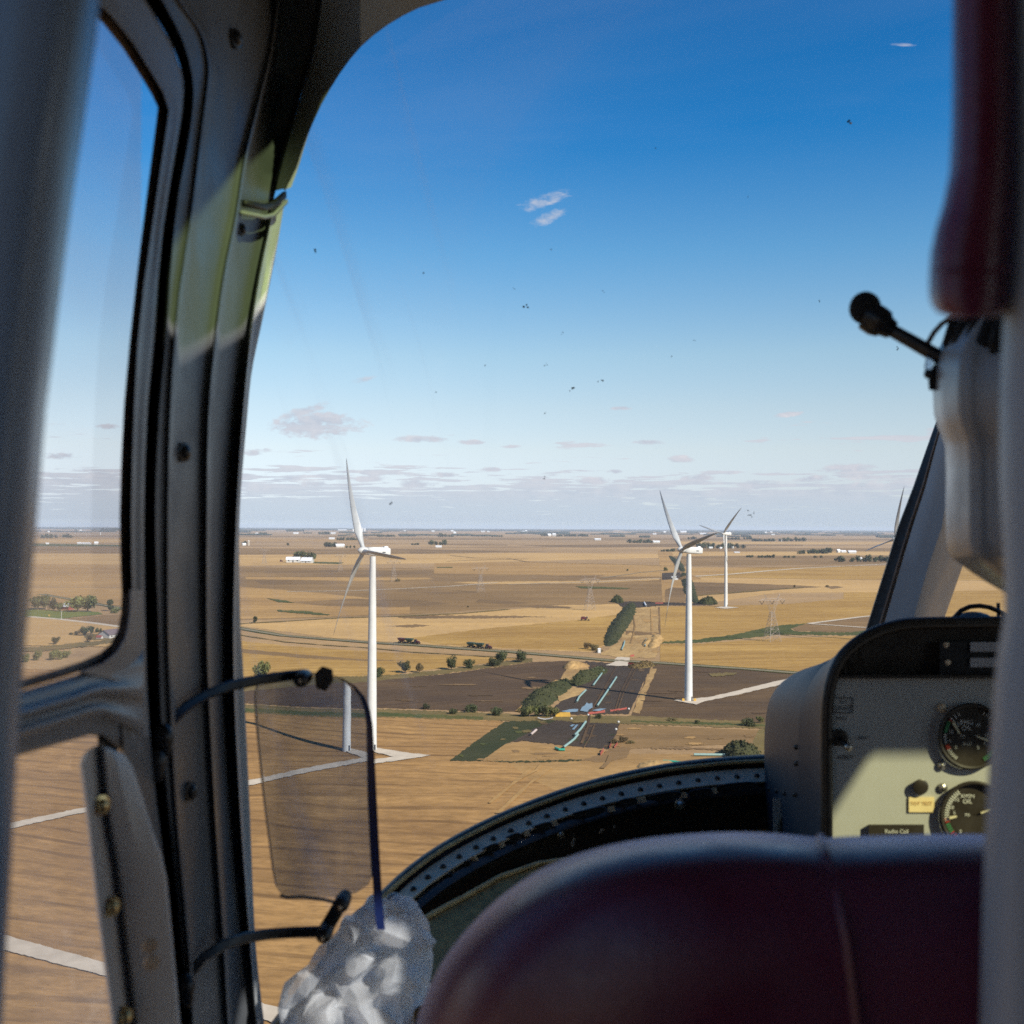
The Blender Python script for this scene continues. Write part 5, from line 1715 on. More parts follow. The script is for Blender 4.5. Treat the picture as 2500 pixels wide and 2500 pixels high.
# ---- side bracket with bolts
outl = [(240, 1820), (268, 1824), (300, 1838), (318, 1862), (335, 1905), (352, 1960), (372, 2025), (395, 2090), (407, 2145), (416, 2240), (428, 2360), (440, 2500), (455, 2700), (300, 2700), (272, 2500), (238, 2240), (214, 2020), (198, 1900), (194, 1868), (200, 1848), (222, 1826)]
br = empty('bracket', (0, 0, 0))
br.parent = cab


def xfold(y):
    return 248 + (y - 1820) * .085


mb = MB()
rows = []
bl = [(1820, 236, 246), (1826, 222, 268), (1838, 207, 298), (1850, 200, 309), (1868, 194, 321), (1905, 199, 335), (1960, 206, 352), (2025, 214, 372), (2090, 221, 395), (2145, 227, 407), (2240, 238, 416), (2360, 254, 428), (2500, 272, 440), (2700, 300, 455)]
for y, a, b in bl:
    f = min(max(xfold(y) , a + (b - a) * .35), b - 4)
    rows.append([P(a, y, dl(a) * .97), P(a, y, dl(a) * .945), P(a + 6, y, dl(a) * .935), P(f - 6, y, dl(f) * .93), P(f + 8, y, dl(f) * .918), P((f + b) / 2, y, dl(f) * .928), P(b - 6, y, dl(f) * .95), P(b, y, dl(f) * .965), P(b, y, dl(f) * 1.0)])
MB().rings(rows, close=False).build('bracket_plate', M['bracketpaint'], br, sharp=30)
for x, y in ((246, 1966), (270, 2214), (301, 2482)):
    screw(x, y, dl(x) * .925, 24, M['brass'], br, 'bolt', n=Vector((.75, -.66, 0)), dome=.7)
for x, y in ((367, 2308), (371, 2350)):
    screw(x, y, dl(265) * .925, 19, M['strip'], br, 'bolt', n=Vector((.6, -.8, 0)), dome=.15)

# ---- windshield sill
sill = [(2560, 615), (2500, 660), (2430, 716), (2360, 772), (2290, 828), (2240, 872), (2169, 936), (2107, 1003), (2040, 1107), (1988, 1210), (1947, 1314), (1910, 1417), (1885, 1521), (1864, 1625), (1851, 1728), (1843, 1868), (1838, 2000), (1836, 2250)]
spts = []
for (y0, x0), (y1, x1) in zip(sill, sill[1:]):
    n = max(1, int(math.hypot(x1 - x0, y1 - y0) / 40))
    spts += [(x0 + (x1 - x0) * i / n, y0 + (y1 - y0) * i / n) for i in range(n)]
spts.append((2250, 1836))
# smooth once
for _ in range(3):
    spts = [spts[0]] + [((a[0] + 2 * b[0] + c[0]) / 4, (a[1] + 2 * b[1] + c[1]) / 4) for a, b, c in zip(spts, spts[1:], spts[2:])] + [spts[-1]]


def sill_pt(i, off, dd):
    a, b = spts[max(i - 1, 0)], spts[min(i + 1, len(spts) - 1)]
    tx, ty = b[0] - a[0], b[1] - a[1]
    L = math.hypot(tx, ty)
    nx, ny = -ty / L, tx / L           # towards lower right
    x, y = spts[i]
    return P(x + nx * off, y + ny * off, dws(x, y) + dd)


N = len(spts)


def sill_loft(prof):
    return [[sill_pt(i, o, d) for o, d in prof] for i in range(N)]


MB().rings(sill_loft([(-2, .03), (0, .0), (3, -.009), (7, -.012), (11, -.010), (13, -.006)]), close=False).build('windshield_seal', M['seal'], cab, sharp=70)
MB().tube([sill_pt(i, 14 + .8 * math.sin(i * 1.7), -.014) for i in range(N)], .0027, 6).build('sealant_line', M['tanline'], cab)
MB().rings(sill_loft([(15, -.006), (18, -.002), (28, -.003), (33, -.010)]), close=False).build('sill_channel', M['black'], cab, sharp=50)
MB().rings(sill_loft([(30, -.004), (31, -.016), (35, -.020), (50, -.032), (64, -.044), (68, -.043), (69, -.03)]), close=False).build('rivet_strip', M['strip'], cab, sharp=40)
rs = [o for o in cab.children if o.name.startswith('rivet_strip')][0]
acc, nxt = 0.0, 20.0
for i in range(1, N):
    L = math.hypot(spts[i][0] - spts[i - 1][0], spts[i][1] - spts[i - 1][1])
    while acc + L >= nxt and spts[i][0] > 900 and nxt < 1e9:
        f = (nxt - acc) / L
        a, b = sill_pt(i - 1, 50, -.033), sill_pt(i, 50, -.033)
        p = a.lerp(b, f)
        if spts[i][0] < 1900:
            r = .0036
            MB().ball(p, r, r, r * .8, (RT, UP, FW), 12, 7).build('rivet', M['rivet'], rs)
        nxt += 49
    while nxt <= acc + L:
        nxt += 49
    acc += L
MB().rings(sill_loft([(67, -.034), (72, -.040), (84, -.050), (96, -.052), (104, -.046), (125, -.040), (160, -.032), (196, -.03)]), close=False).build('sill_flange', M['black'], cab, sharp=50)
fl = [o for o in cab.children if o.name.startswith('sill_flange')][0]
k = 0
slots = [(1026, 2195, 36, -37), (1085, 2150, 46, -36), (1133, 2115, 34, -33), (1190, 2078, 60, -27), (1252, 2048, 42, -24), (1320, 2022, 56, -18), (1420, 1990, 120, -15), (1530, 1960, 48, -12), (1620, 1946, 84, -10), (1710, 1936, 56, -8), (1800, 1921, 100, -5)]
for x, y, ln, an in slots:
    d = dws(x, y - 110) - .058
    c = P(x, y, d)
    ca, sa = math.cos(R(an)), math.sin(R(an))
    ring = []
    for i in range(20):
        q = 2 * math.pi * i / 20
        u = math.copysign(abs(math.cos(q)) ** .6, math.cos(q)) * ln / 2
        v = math.copysign(abs(math.sin(q)) ** .8, math.sin(q)) * 9
        ring.append(P(x + u * ca - v * sa, y + u * sa + v * ca, d))
    MB().tube(ring, .0011, 6, closed=True).build('slot', M['blackmetal'], fl)
    MB().rings([[p + FW * .0004 for p in ring], [p + FW * .0010 for p in ring]]).build('slot_opening', M['seal'], fl, smooth=False)
for x, y, w, an in ((1062, 2170, 12, -35), (1108, 2133, 12, -34), (1158, 2097, 14, -30), (1224, 2061, 14, -26), (1286, 2034, 12, -22), (1352, 2009, 16, -17), (1492, 1974, 16, -13), (1566, 1952, 20, -11), (1668, 1941, 16, -9), (1744, 1930, 12, -7)):
    d = dws(x, y - 110) - .056
    ca, sa = math.cos(R(an)), math.sin(R(an))
    MB().rings([[P(x + u * ca - v * sa, y + u * sa + v * ca, d - h) for u, v in ((-w / 2, -7), (w / 2, -7), (w / 2 + 2, 8), (-w / 2 - 2, 8))] for h in (0, .003)]).build('slot_bar', M['strip'], fl, smooth=False)
for x, y in ((1126, 2153), (1364, 2036), (1659, 1963)):
    screw(x, y, dws(x, y - 120) - .058, 13, M['chrome'], fl, 'bolt', dome=.9)

# bare patches where the black paint has chipped off
rc = random.Random(3)
for x, y, rx, ry in ((1388, 2046, 17, 26), (1378, 2028, 10, 10), (1464, 2030, 11, 5), (1176, 2108, 14, 5), (1224, 2070, 9, 8), (1284, 2034, 16, 3), (1372, 2072, 8, 9), (1500, 2018, 4, 3), (1120, 2128, 7, 3)):
    d = dws(x, y - 110) - .0515
    ring = []
    for q in range(18):
        a = 2 * math.pi * q / 18
        k = rc.uniform(.55, 1.15)
        ring.append((x + rx * k * math.cos(a) + ry * .3 * k * math.sin(a), y + ry * k * math.sin(a) - rx * .35 * math.cos(a) * k))
    MB().rings([[P(px_, py_, d - h) for px_, py_ in ring] for h in (0.0, .0006)]).build('bare_patch', M['wall'], fl, smooth=False)

# nose floor below the sill
rows = []
for i in range(N):
    x, y = spts[i]
    a = sill_pt(i, 180, -.03)
    d0 = dws(x, y)
    b = P(x + 60 + (1 - min(1, max(0, (x - 700) / 1100))) * 60, y + 240, d0 - .08)
    c = P(x + 200, y + 420, d0 - .16)
    e = P(x + 420, y + 700, d0 - .30)
    rows.append([a, a.lerp(b, .5), b, c, e])
MB().rings(rows, close=False).build('nose_liner', M['olive'], cab, sharp=None)
lip = [(1035, 2243), (1090, 2212), (1133, 2190), (1221, 2140), (1314, 2108), (1418, 2093), (1511, 2086), (1640, 2078), (1800, 2072)]
MB().tube([P(x, y, dws(x, y - 190) - .115) for x, y in lip], .0028, 7).build('nose_lip', M['tanline'], cab)  # tan colour stands for light caught along the panel edge
MB().rings([[P(x, y + dy, dws(x, y - 190) - .11 - dy * .0009) for x, y in lip] for dy in (3, 60, 160, 300, 520)], close=False).build('nose_floor', M['olive'], cab, sharp=None)

# ---- centre post of the windshield
cl_ = [(900, 2345, 2358, 2400), (1035, 2285, 2299, 2352), (1100, 2262, 2281, 2335), (1189, 2231, 2258, 2322), (1288, 2193, 2226, 2305), (1383, 2164, 2198, 2272), (1500, 2127, 2164, 2239), (1620, 2090, 2128, 2205), (1900, 2000, 2040, 2120)]
cr_ = [(900, 2560), (1035, 2500), (1100, 2470), (1189, 2435), (1288, 2390), (1383, 2350), (1500, 2309), (1620, 2270), (1900, 2175)]
MB().rings([[P(a - 2, y, 1.50), P(a, y, 1.455), P(a + (b - a) * .5, y, 1.45), P(b, y, 1.44)] for y, a, b, c in cl_], close=False).build('post_seal', M['seal'], cab, sharp=50)
MB().rings([[P(a + (b - a) * .68, y, 1.447), P(a + (b - a) * .8, y, 1.438), P(b + 1, y, 1.438)] for y, a, b, c in cl_], close=False).build('post_sealant', M['brownseal'], cab, sharp=50)
MB().rings([[P(b, y, 1.45), P(b + 2, y, 1.432), P(b + (c - b) * .5, y, 1.415), P(c - 6, y, 1.40), P(c, y, 1.405), P(c + (r[1] - c) * .5, y, 1.48), P(r[1] - 4, y, 1.56), P(r[1], y, 1.58)] for (y, a, b, c), r in zip(cl_, cr_)], close=False).build('windshield_post', M['trim'], cab, sharp=50)

# ---- windshields
rows = []
YS = [-230, -190, -145, -95, -55, -28, 0, 18, 45, 77, 115, 160, 210, 262, 320, 368, 420, 465] + list(range(500, 1850, 75)) + [1843]
arch_y = [(y, x) for x, y in arch][::-1]


def wl(y):
    return ev(arch_y, y) if y < 465 else sev(edge, y)


def wr(y):
    return ev([(-300, 2740), (900, 2345), (1035, 2285), (1189, 2231), (1500, 2127), (1900, 1995)], y)


for y in YS:
    a, b = wl(y), wr(y)
    rows.append([P(a + (b - a) * i / 24, y, dws(a + (b - a) * i / 24, y)) for i in range(25)])
for y in (1880, 1930, 1990, 2060, 2140, 2240, 2360, 2500):
    a, b = sev(edge, y), sev(sill, y) if False else ev([(s[0], s[1]) for s in sorted(sill)], y)
    rows.append([P(a + (b - a) * i / 24, y, dws(a + (b - a) * i / 24, y)) for i in range(25)])
ws = MB().rings(rows, close=False).build('windshield', M['windshield'], cab, sharp=None)
rows = []
for y in (900, 1035, 1189, 1383, 1500, 1620):
    a = ev(cr_, y)
    rows.append([P(a + (3100 - a) * i / 8, y, 1.56 - .3 * (i / 8) ** 2) for i in range(9)])
MB().rings(rows, close=False).build('windshield', M['windshield'], cab, sharp=None)
# insects and dirt on the outside of the windshield
rnd = random.Random(17)
for x, y, r in ((1285, 750, 6), (1400, 948, 5), (1470, 930, 5), (1332, 890, 3.5), (1475, 711, 3), (1640, 870, 2.5), (956, 1228, 4.5), (1328, 1168, 3.5), (1826, 1247, 3), (1832, 1256, 3.5), (1841, 1252, 2.5), (1836, 1262, 2), (1694, 832, 2.5),
                (1033, 666, 3), (1255, 706, 2.5), (1331, 1007, 3), (2074, 298, 8), (1346, 609, 2.5), (1185, 890, 2.5), (1826, 482, 2.5), (1601, 362, 2), (2192, 850, 3.5), (2000, 733, 3), (1064, 957, 2), (1372, 815, 3), (770, 612, 5)):
    mb = MB()
    d = dws(x, y) - .002
    for k in range(3):
        dx, dy = rnd.gauss(0, r * .6), rnd.gauss(0, r * .6)
        rr = r * rnd.uniform(.25, .55) / FPX * d
        mb.ball(P(x + dx, y + dy, d), rr, rr * rnd.uniform(.6, 1.3), .0006, (RT, UP, FW), 8, 5)
    mb.build('insect_spot', M['speck'], ws)

# ---- roof with two green tinted roof windows, an added sun opening for the bag, walls, floor, bulkhead


def to_roof(p):
    return p + SUN * ((ROOF_Z - p.z) / SUN.z)


def hull(pts):
    pts = sorted((p.x, p.y) for p in pts)

    def half(ps):
        h = []
        for p in ps:
            while len(h) > 1 and (h[-1][0] - h[-2][0]) * (p[1] - h[-2][1]) - (h[-1][1] - h[-2][1]) * (p[0] - h[-2][0]) <= 0:
                h.pop()
            h.append(p)
        return h[:-1]
    return half(pts) + half(pts[::-1])


win1 = hull([to_roof(P(x, y, dl(x) * k)) for x, y, k in ((668, 345, 1.04), (600, 382, .98), (408, 612, .98), (398, 770, .98), (440, 872, .98), (600, 800, 1.03), (640, 745, 1.04), (672, 560, 1.04))])
win2 = hull([to_roof(P(x, y, 1.06)) for x, y in ((2140, 1835), (2720, 1835), (2720, 2150), (2030, 2150), (2030, 2005))])
bag_beam = hull([to_roof(P(x, y, .80)) for x, y in ((690, 2540), (1000, 2540), (680, 2470), (720, 2400), (790, 2285), (880, 2215), (960, 2215), (1030, 2260), (1010, 2330), (900, 2350), (840, 2420), (760, 2480))])  # opening added only to throw a sun beam on the bag
RX0, RX1, RY0, RY1 = -.30, 2.1, -1.3, 1.2
XS = .62


def holed(x0, x1, RY0, RY1, hole):
    """flat sheet with one convex opening"""
    c = Vector((sum(p[0] for p in hole) / len(hole), sum(p[1] for p in hole) / len(hole)))
    an = [math.atan2(p[1] - c.y, p[0] - c.x) for p in hole]
    an += [math.atan2(y - c.y, x - c.x) for x in (x0, x1) for y in (RY0, RY1)]
    an = sorted(set(round(a, 6) for a in an))
    inner_, outer_ = [], []
    for a in an:
        d = Vector((math.cos(a), math.sin(a)))
        tb = min([t for t in ((x0 - c.x) / d.x if d.x < -1e-9 else 9e9, (x1 - c.x) / d.x if d.x > 1e-9 else 9e9, (RY0 - c.y) / d.y if d.y < -1e-9 else 9e9, (RY1 - c.y) / d.y if d.y > 1e-9 else 9e9)])
        th_ = 1e9
        for p, q in zip(hole, hole[1:] + hole[:1]):
            e = Vector((q[0] - p[0], q[1] - p[1]))
            w = Vector((p[0] - c.x, p[1] - c.y))
            den = d.x * e.y - d.y * e.x
            if abs(den) < 1e-12:
                continue
            t = (w.x * e.y - w.y * e.x) / den
            u = (w.x * d.y - w.y * d.x) / den
            if t > 0 and -1e-4 <= u <= 1 + 1e-4:
                th_ = min(th_, t)
        inner_.append(Vector((c.x + d.x * th_, c.y + d.y * th_, ROOF_Z)))
        outer_.append(Vector((c.x + d.x * tb, c.y + d.y * tb, ROOF_Z)))
    n = len(an)
    return inner_ + outer_, [(k, (k + 1) % n, n + (k + 1) % n, n + k) for k in range(n)]


mb = MB()
YS_ = (min(p[1] for p in win2) + max(p[1] for p in bag_beam)) / 2
mb.add(*holed(RX0, XS, RY0, RY1, win1))
mb.add(*holed(XS, RX1, YS_, RY1, win2))
mb.add(*holed(XS, RX1, RY0, YS_, bag_beam))
print('ROOF', min(p[0] for p in win2 + bag_beam), max(p[0] for p in win1), YS_, max(p[1] for p in bag_beam), min(p[1] for p in win2))
roof_o = mb.build('roof', M['liner'], cab, smooth=False)
for w, mt_ in ((win1, 'skyglass'), (win2, 'skyglass2'), (bag_beam, 'bagbeamglass')):
    MB().add([(x, y, ROOF_Z + .004) for x, y in w], [tuple(range(len(w)))]).build('roof_window_or_added_pane', M[mt_], roof_o, smooth=False)  # last pane belongs to the added opening over the bag
# strip between the roof's front edge and the windshield arch
mb = MB()
ap = [P(x, y, dws(x, y) * .95) for x, y in arch[8:]]
mb.rings([[p for p in ap], [Vector((p.x, min(p.y, RY1) - .02, max(p.z, ROOF_Z - .01) if p.y > RY1 else ROOF_Z)) for p in ap]], close=False)
mb.build('header', M['archpaint'], cab)
mb = MB()
FZ = ALT - .95
mb.add([(RX0, RY0, FZ), (RX1, RY0, FZ), (RX1, RY0, ROOF_Z), (RX0, RY0, ROOF_Z)], [(0, 1, 2, 3)])
o = mb.build('rear_bulkhead', M['liner'], cab, smooth=False)
mb = MB().add([(RX0, RY0, FZ), (RX1, RY0, FZ), (RX1, 1.0, FZ), (RX0, 1.0, FZ)], [(0, 1, 2, 3)])
mb.build('floor', M['liner'], cab, smooth=False)
# right wall with a front door window, left wall behind the eye with a rear window
wy0, wy1, wz0, wz1 = -1.0, 1.0, ALT - .35, ALT + .42
loops = [[Vector((RX1, RY0, FZ)), Vector((RX1, 1.05, FZ)), Vector((RX1, 1.05, ROOF_Z)), Vector((RX1, RY0, ROOF_Z))], [Vector((RX1, wy0, wz0)), Vector((RX1, wy1, wz0)), Vector((RX1, wy1, wz1)), Vector((RX1, wy0, wz1))]]
tris = tessellate_polygon(loops)
MB().add([p for l in loops for p in l], [tuple(t) for t in tris]).build('right_wall', M['liner'], cab, smooth=False)
loops = [[Vector((-.24, RY0, FZ)), Vector((-.24, .12, FZ)), Vector((-.24, .12, ROOF_Z)), Vector((-.24, RY0, ROOF_Z))], [Vector((-.24, -.9, ALT - .4)), Vector((-.24, .05, ALT - .4)), Vector((-.24, .05, ALT + .5)), Vector((-.24, -.9, ALT + .5))]]
tris = tessellate_polygon(loops)
MB().add([p for l in loops for p in l], [tuple(t) for t in tris]).build('left_wall', M['liner'], cab, smooth=False)

# ---- grey post beside the eye
edgeP = [(-300, 2455), (0, 2462), (500, 2466), (800, 2448), (1100, 2440), (1400, 2452), (1500, 2452), (1560, 2440), (1700, 2425), (1900, 2412), (2100, 2402), (2300, 2396), (2500, 2392), (2800, 2386)]
rows = []
for y in range(-300, 2801, 100):
    xl = sev(edgeP, y)
    ring = []
    for k in range(24):
        q = 2 * math.pi * k / 24
        cx, cz = math.cos(q), math.sin(q)
        e = .55
        ring.append(P(xl + 260 + 260 * math.copysign(abs(cx) ** e, cx), y, .30 + .04 * math.copysign(abs(cz) ** e, cz)))
    rows.append(ring)
MB().rings(rows).build('centre_post', M['post'], cab)


# ------------------------------------------------------------------ seat and headrest
def cushion(left, right, ys_, d, depth, e=.5):
    """soft block: left/right edges per row, front bulging towards the eye"""
    rows = []
    for y in ys_:
        a, b = left(y), right(y)
        c, w = (a + b) / 2, (b - a) / 2
        ring = []
        for k in range(40):
            q = 2 * math.pi * k / 40
            cx, cz = math.cos(q), math.sin(q)
            ring.append(P(c + w * math.copysign(abs(cx) ** e, cx), y, d - depth * .5 * math.copysign(abs(cz) ** e, cz)))
        rows.append(ring)
    return rows


seat = empty('front_seat', P(1750, 2900, .48), 'maroon vinyl front seat back with a rounded top, in front of the camera', 'seat')
topo = [(1015, 2500), (1022, 2475), (1045, 2415), (1080, 2345), (1125, 2285), (1180, 2225), (1250, 2165), (1330, 2115), (1420, 2080), (1520, 2055), (1640, 2038), (1780, 2030), (1900, 2034), (1985, 2044), (2020, 2046), (2060, 2042), (2150, 2040), (2260, 2036), (2350, 2036), (2420, 2036), (2480, 2036)]
# rows of the back from front face to rear face, following the top outline
sd_ = .37
rows = []
prof = [(0.0, .00, 0.0), (.0, .0, -.035), (.25, .012, -.062), (.6, .045, -.075), (1.0, .11, -.08)]
out = [(980, 2700)] + [(1000, 2580)] + topo + [(2500, 2100), (2510, 2700)]
cx0, cy0 = 2480, 2900
layers = [(1.0, .13), (.997, .05), (.989, .012), (.974, -.012), (.955, -.024), (.92, -.034), (.86, -.042), (.6, -.048), (.25, -.05)]
for sc, dd in layers:
    ring = []
    for x, y in out:
        k = sd_ + dd
        ring.append(P(cx0 + (x - cx0) * sc, cy0 + (y - cy0) * sc + (0), k))
    rows.append(ring)
# resample outlines smoothly
def smooth_ring(r, n=3):
    for _ in range(n):
        q = [r[0]]
        for a, b in zip(r, r[1:]):
            q += [a.lerp(b, .25), a.lerp(b, .75)]
        q.append(r[-1])
        r = q
    return r


rows = [smooth_ring(r, 2) for r in rows]
MB().rings(rows, close=False).build('backrest', M['vinyl'], seat, sharp=None)
MB().tube([P(2003 + dx, y, sd_ + dd) for dx, y, dd in ((0, 2046, .03), (2, 2062, -.014), (14, 2090, -.030), (40, 2180, -.042), (66, 2300, -.047), (90, 2500, -.050), (100, 2700, -.051))], .0016, 6).build('seam', M['vinyl'], seat)

hr = empty('headrest', P(2400, 300, .36), 'dark maroon padded headrest hanging at the upper right beside the grey post', 'headrest')
hl = [(-300, 2322), (0, 2326), (300, 2324), (420, 2318), (500, 2302), (560, 2284), (620, 2272), (680, 2268), (720, 2268), (745, 2274), (762, 2288), (772, 2312), (776, 2345)]
hrr = [(-300, 2500), (500, 2492), (700, 2482), (745, 2476), (762, 2462), (772, 2440), (776, 2400)]
rows = cushion(lambda y: ev(hl, y), lambda y: ev(hrr, y), list(range(-300, 400, 60)) + list(range(400, 740, 20)) + [745, 755, 762, 768, 772, 776], .29, .05, .7)
MB().rings(rows).build('pad', M['vinyl'], hr, sharp=None)
MB().rings([[P(x, y, .29 - .026 + (.004 if abs(x - 2380) > 80 else 0)) for x in range(2276, 2482, 12)] for y in (655, 661)], close=False).build('seam', M['vinyl'], hr, sharp=None)

# ------------------------------------------------------------------ instrument console
con = empty('instrument_console', P(2200, 2600, 1.1), 'grey instrument console with a black hood and round gauges, right of the windshield sill', 'console')
FD = 1.06
front = [(2010, 2400), (2010, 2250), (2010, 2050), (2010, 1900), (2009, 1800), (2010, 1720), (2014, 1685), (2021, 1655), (2031, 1628), (2045, 1600), (2065, 1578), (2090, 1558), (2118, 1542), (2150, 1529), (2184, 1520), (2220, 1515), (2320, 1513), (2460, 1512), (2700, 1512)]
back = [(1905, 2400), (1890, 2250), (1876, 2050), (1868, 1930), (1865, 1830), (1868, 1760), (1876, 1715), (1888, 1690), (1903, 1671), (1922, 1655), (1945, 1641), (1975, 1629), (2010, 1620), (2060, 1612), (2120, 1604), (2180, 1598), (2320, 1592), (2460, 1590), (2700, 1590)]
mid = [(1962, 2400), (1955, 2250), (1950, 2050), (1949, 1930), (1948, 1830), (1951, 1760), (1957, 1722), (1966, 1692), (1977, 1668), (1992, 1644), (2012, 1622), (2040, 1605), (2080, 1590), (2130, 1578), (2180, 1570), (2230, 1565), (2320, 1562), (2460, 1560), (2700, 1560)]
rings_ = [[P(x, y, FD) for x, y in front], [P(x, y, FD + .02) for x, y in front], [P(x + (a - x) * .55, y + (b - y) * .55, FD + .09) for (x, y), (a, b) in zip(front, mid)], [P(x, y, 1.18) for x, y in mid]]
MB().rings([smooth_ring(r, 1) for r in rings_], close=False).build('hood_shell', M['pod'], con, sharp=None)
b2 = [[P(x + 2, y + 1, 1.183) for x, y in mid], [P(x - 3, y - 1, 1.19) for x, y in mid], [P(x + (a - x) * .5, y + (b - y) * .55, 1.29) for (x, y), (a, b) in zip(mid, back)], [P(x + (a - x) * .85, y + (b - y) * .88, 1.36) for (x, y), (a, b) in zip(mid, back)], [P(x, y, 1.41) for x, y in back], [P(x + 30, y + 20, 1.45) for x, y in back]]
shell = MB().rings([smooth_ring(r, 1) for r in b2], close=False).build('side_shell', M['pod'], con, sharp=None)
for x, y in ((1943, 1824), (1943, 1864), (1878, 1926), (1896, 1931), (1915, 1936), (1940, 1940)):
    screw(x, y, 1.185 + (1943 - x) * .0028, 7, M['blackmetal'], shell, 'rivet', n=Vector((-.8, -.6, 0)), dome=.4)
# black lip round the face
MB().tube(smooth_ring([P(x + 8, y + 6, FD - .002) for x, y in front], 2), .0058, 10).build('rim', M['black'], con)
face = MB()
face.rings([[P(x, y, FD + .004) for x in (2016, 2200, 2400, 2720)] for y in (1653, 1850, 2100, 2400)], close=False)
fo = face.build('panel_face', M['panelgrey'], con, smooth=False)
hood_in = [(2020, 1662), (2032, 1632), (2048, 1606), (2068, 1584), (2094, 1566), (2122, 1551), (2154, 1540), (2188, 1532), (2222, 1528), (2320, 1526), (2460, 1525), (2720, 1525)]
hf = MB()
hf.rings([[P(x, y, FD + .006) for x, y in hood_in], [P(x, 1655, FD + .012) for x, y in hood_in]], close=False)
hf.build('hood_panel', M['black'], con, smooth=False)
MB().rings([[P(x, y, d) for y, d in ((1648, FD + .012), (1648, FD - .006), (1656, FD - .006), (1656, FD + .012))] for x in (2030, 2200, 2400, 2720)]).build('hood_edge', M['black'], con, smooth=False)


def ring_pts(cx, cy, r, d, n=40):
    return [P(cx + r * math.cos(2 * math.pi * k / n), cy + r * math.sin(2 * math.pi * k / n), d) for k in range(n)]


def disc(cx, cy, r, d0, d1, name, mat, parent, inner=None):
    return MB().rings([ring_pts(cx, cy, r, d0), ring_pts(cx, cy, r, d1), ring_pts(cx, cy, inner or r * .96, d1 - .0008)]).build(name, mat, parent, sharp=40)


def block(x0, y0, x1, y1, d0, d1, name, mat, parent):
    return MB().rings([[P(x, y, d) for x, y in ((x0, y0), (x1, y0), (x1, y1), (x0, y1))] for d in (d0, d1)]).build(name, mat, parent, smooth=False)


def text(body, cx, cy, size, d, mat, parent, name='lettering', rot=0.0):
    cu = bpy.data.curves.new('lettering', 'FONT')
    cu.body = body
    cu.align_x = 'CENTER'
    cu.align_y = 'CENTER'
    cu.size = 1.0
    cu.resolution_u = 3
    tmp = bpy.data.objects.new('tmp_text', cu)
    COL.objects.link(tmp)
    dg = bpy.context.evaluated_depsgraph_get()
    me = bpy.data.meshes.new_from_object(tmp.evaluated_get(dg))
    bpy.data.objects.remove(tmp)
    s = size / FPX * d
    c = P(cx, cy, d)
    vs = []
    for v in me.vertices:
        x, y = v.co.x * s, v.co.y * s
        x, y = x * math.cos(rot) - y * math.sin(rot), x * math.sin(rot) + y * math.cos(rot)
        vs.append(c + RT * x + UP * y)
    fs = [tuple(p.vertices) for p in me.polygons]
    mb = MB()
    mb.v, mb.f = vs, fs
    return mb.build(name, mat, parent, smooth=False)


def gauge(cx, cy, r, words, spec, needles):
    g = empty('gauge', P(cx, cy, FD) - con.location)
    g.parent = con
    rg = [ring_pts(cx, cy, r, FD + .002), ring_pts(cx, cy, r, FD - .003), ring_pts(cx, cy, r * .95, FD - .0045), ring_pts(cx, cy, r * .90, FD - .004), ring_pts(cx, cy, r * .88, FD + .0005)]
    MB().rings(rg, caps=False).build('bezel', M['black'], g, sharp=35)
    MB().rings([ring_pts(cx, cy, r * .885, FD + .0008), ring_pts(cx, cy, r * .02, FD + .0007)], caps=False).build('dial', M['black'], g, smooth=False)
    dd = FD - .0002
    for w, x, y, s in words:
        text(w, x, y, s, dd, M['inkwhite'], g)
    for a0, a1, n, rr, ln, wd, mat in spec:
        mb = MB()
        for i in range(n):
            a = R(a0 + (a1 - a0) * i / max(n - 1, 1))
            ux, uy = math.cos(a), math.sin(a)
            v = []
            for t, w in ((rr, -wd), (rr, wd), (rr - ln, wd), (rr - ln, -wd)):
                v.append(P(cx + ux * t - uy * w, cy + uy * t + ux * w, dd))
            mb.add(v, [(0, 1, 2, 3)])
        mb.build('scale', M[mat], g, smooth=False)
    for (x0, y0), (x1, y1), w in needles:
        L = math.hypot(x1 - x0, y1 - y0)
        nx, ny = -(y1 - y0) / L * w, (x1 - x0) / L * w
        MB().rings([[P(x0 + nx * .7, y0 + ny * .7, d), P(x0 - nx * .7, y0 - ny * .7, d), P(x1 - nx, y1 - ny, d), P(x1 + nx, y1 + ny, d)] for d in (dd - .001, dd - .002)]).build('needle', M['needle'], g, smooth=False)
    return g


gauge(2372, 1798, 82, (('ENG', 2360, 1764, 16), ('OIL', 2360, 1778, 16), ('PSI', 2350, 1798, 10), ('°C', 2384, 1798, 10), ('X10', 2361, 1816, 13), ('15', 2336, 1769, 12), ('10', 2322, 1787, 12), ('5', 2320, 1810, 12), ('0', 2334, 1825, 13),
                       ('15', 2387, 1770, 12), ('10', 2408, 1795, 12), ('5', 2404, 1814, 12), ('0', 2388, 1825, 13)),
      ((125, 150, 7, 68, 8, 1, 'inkwhite'), (152, 158, 2, 68, 10, 2.6, 'inkred'), (166, 184, 6, 68, 7, 1, 'inkwhite'), (190, 214, 9, 68, 8, 1.3, 'inkgreen'), (216, 219, 2, 68, 8, 1.6, 'inkred'), (222, 240, 3, 68, 11, 1, 'inkwhite'),
       (-62, -30, 5, 68, 9, 1, 'inkwhite'), (-24, -20, 2, 66, 20, 2, 'inkred'), (-12, 22, 6, 68, 9, 1, 'inkwhite'), (24, 60, 9, 68, 10, 1.0, 'inkgreen')),
      (((2343, 1792), (2327, 1762), 3.2), ((2386, 1798), (2412, 1808), 2.8)))
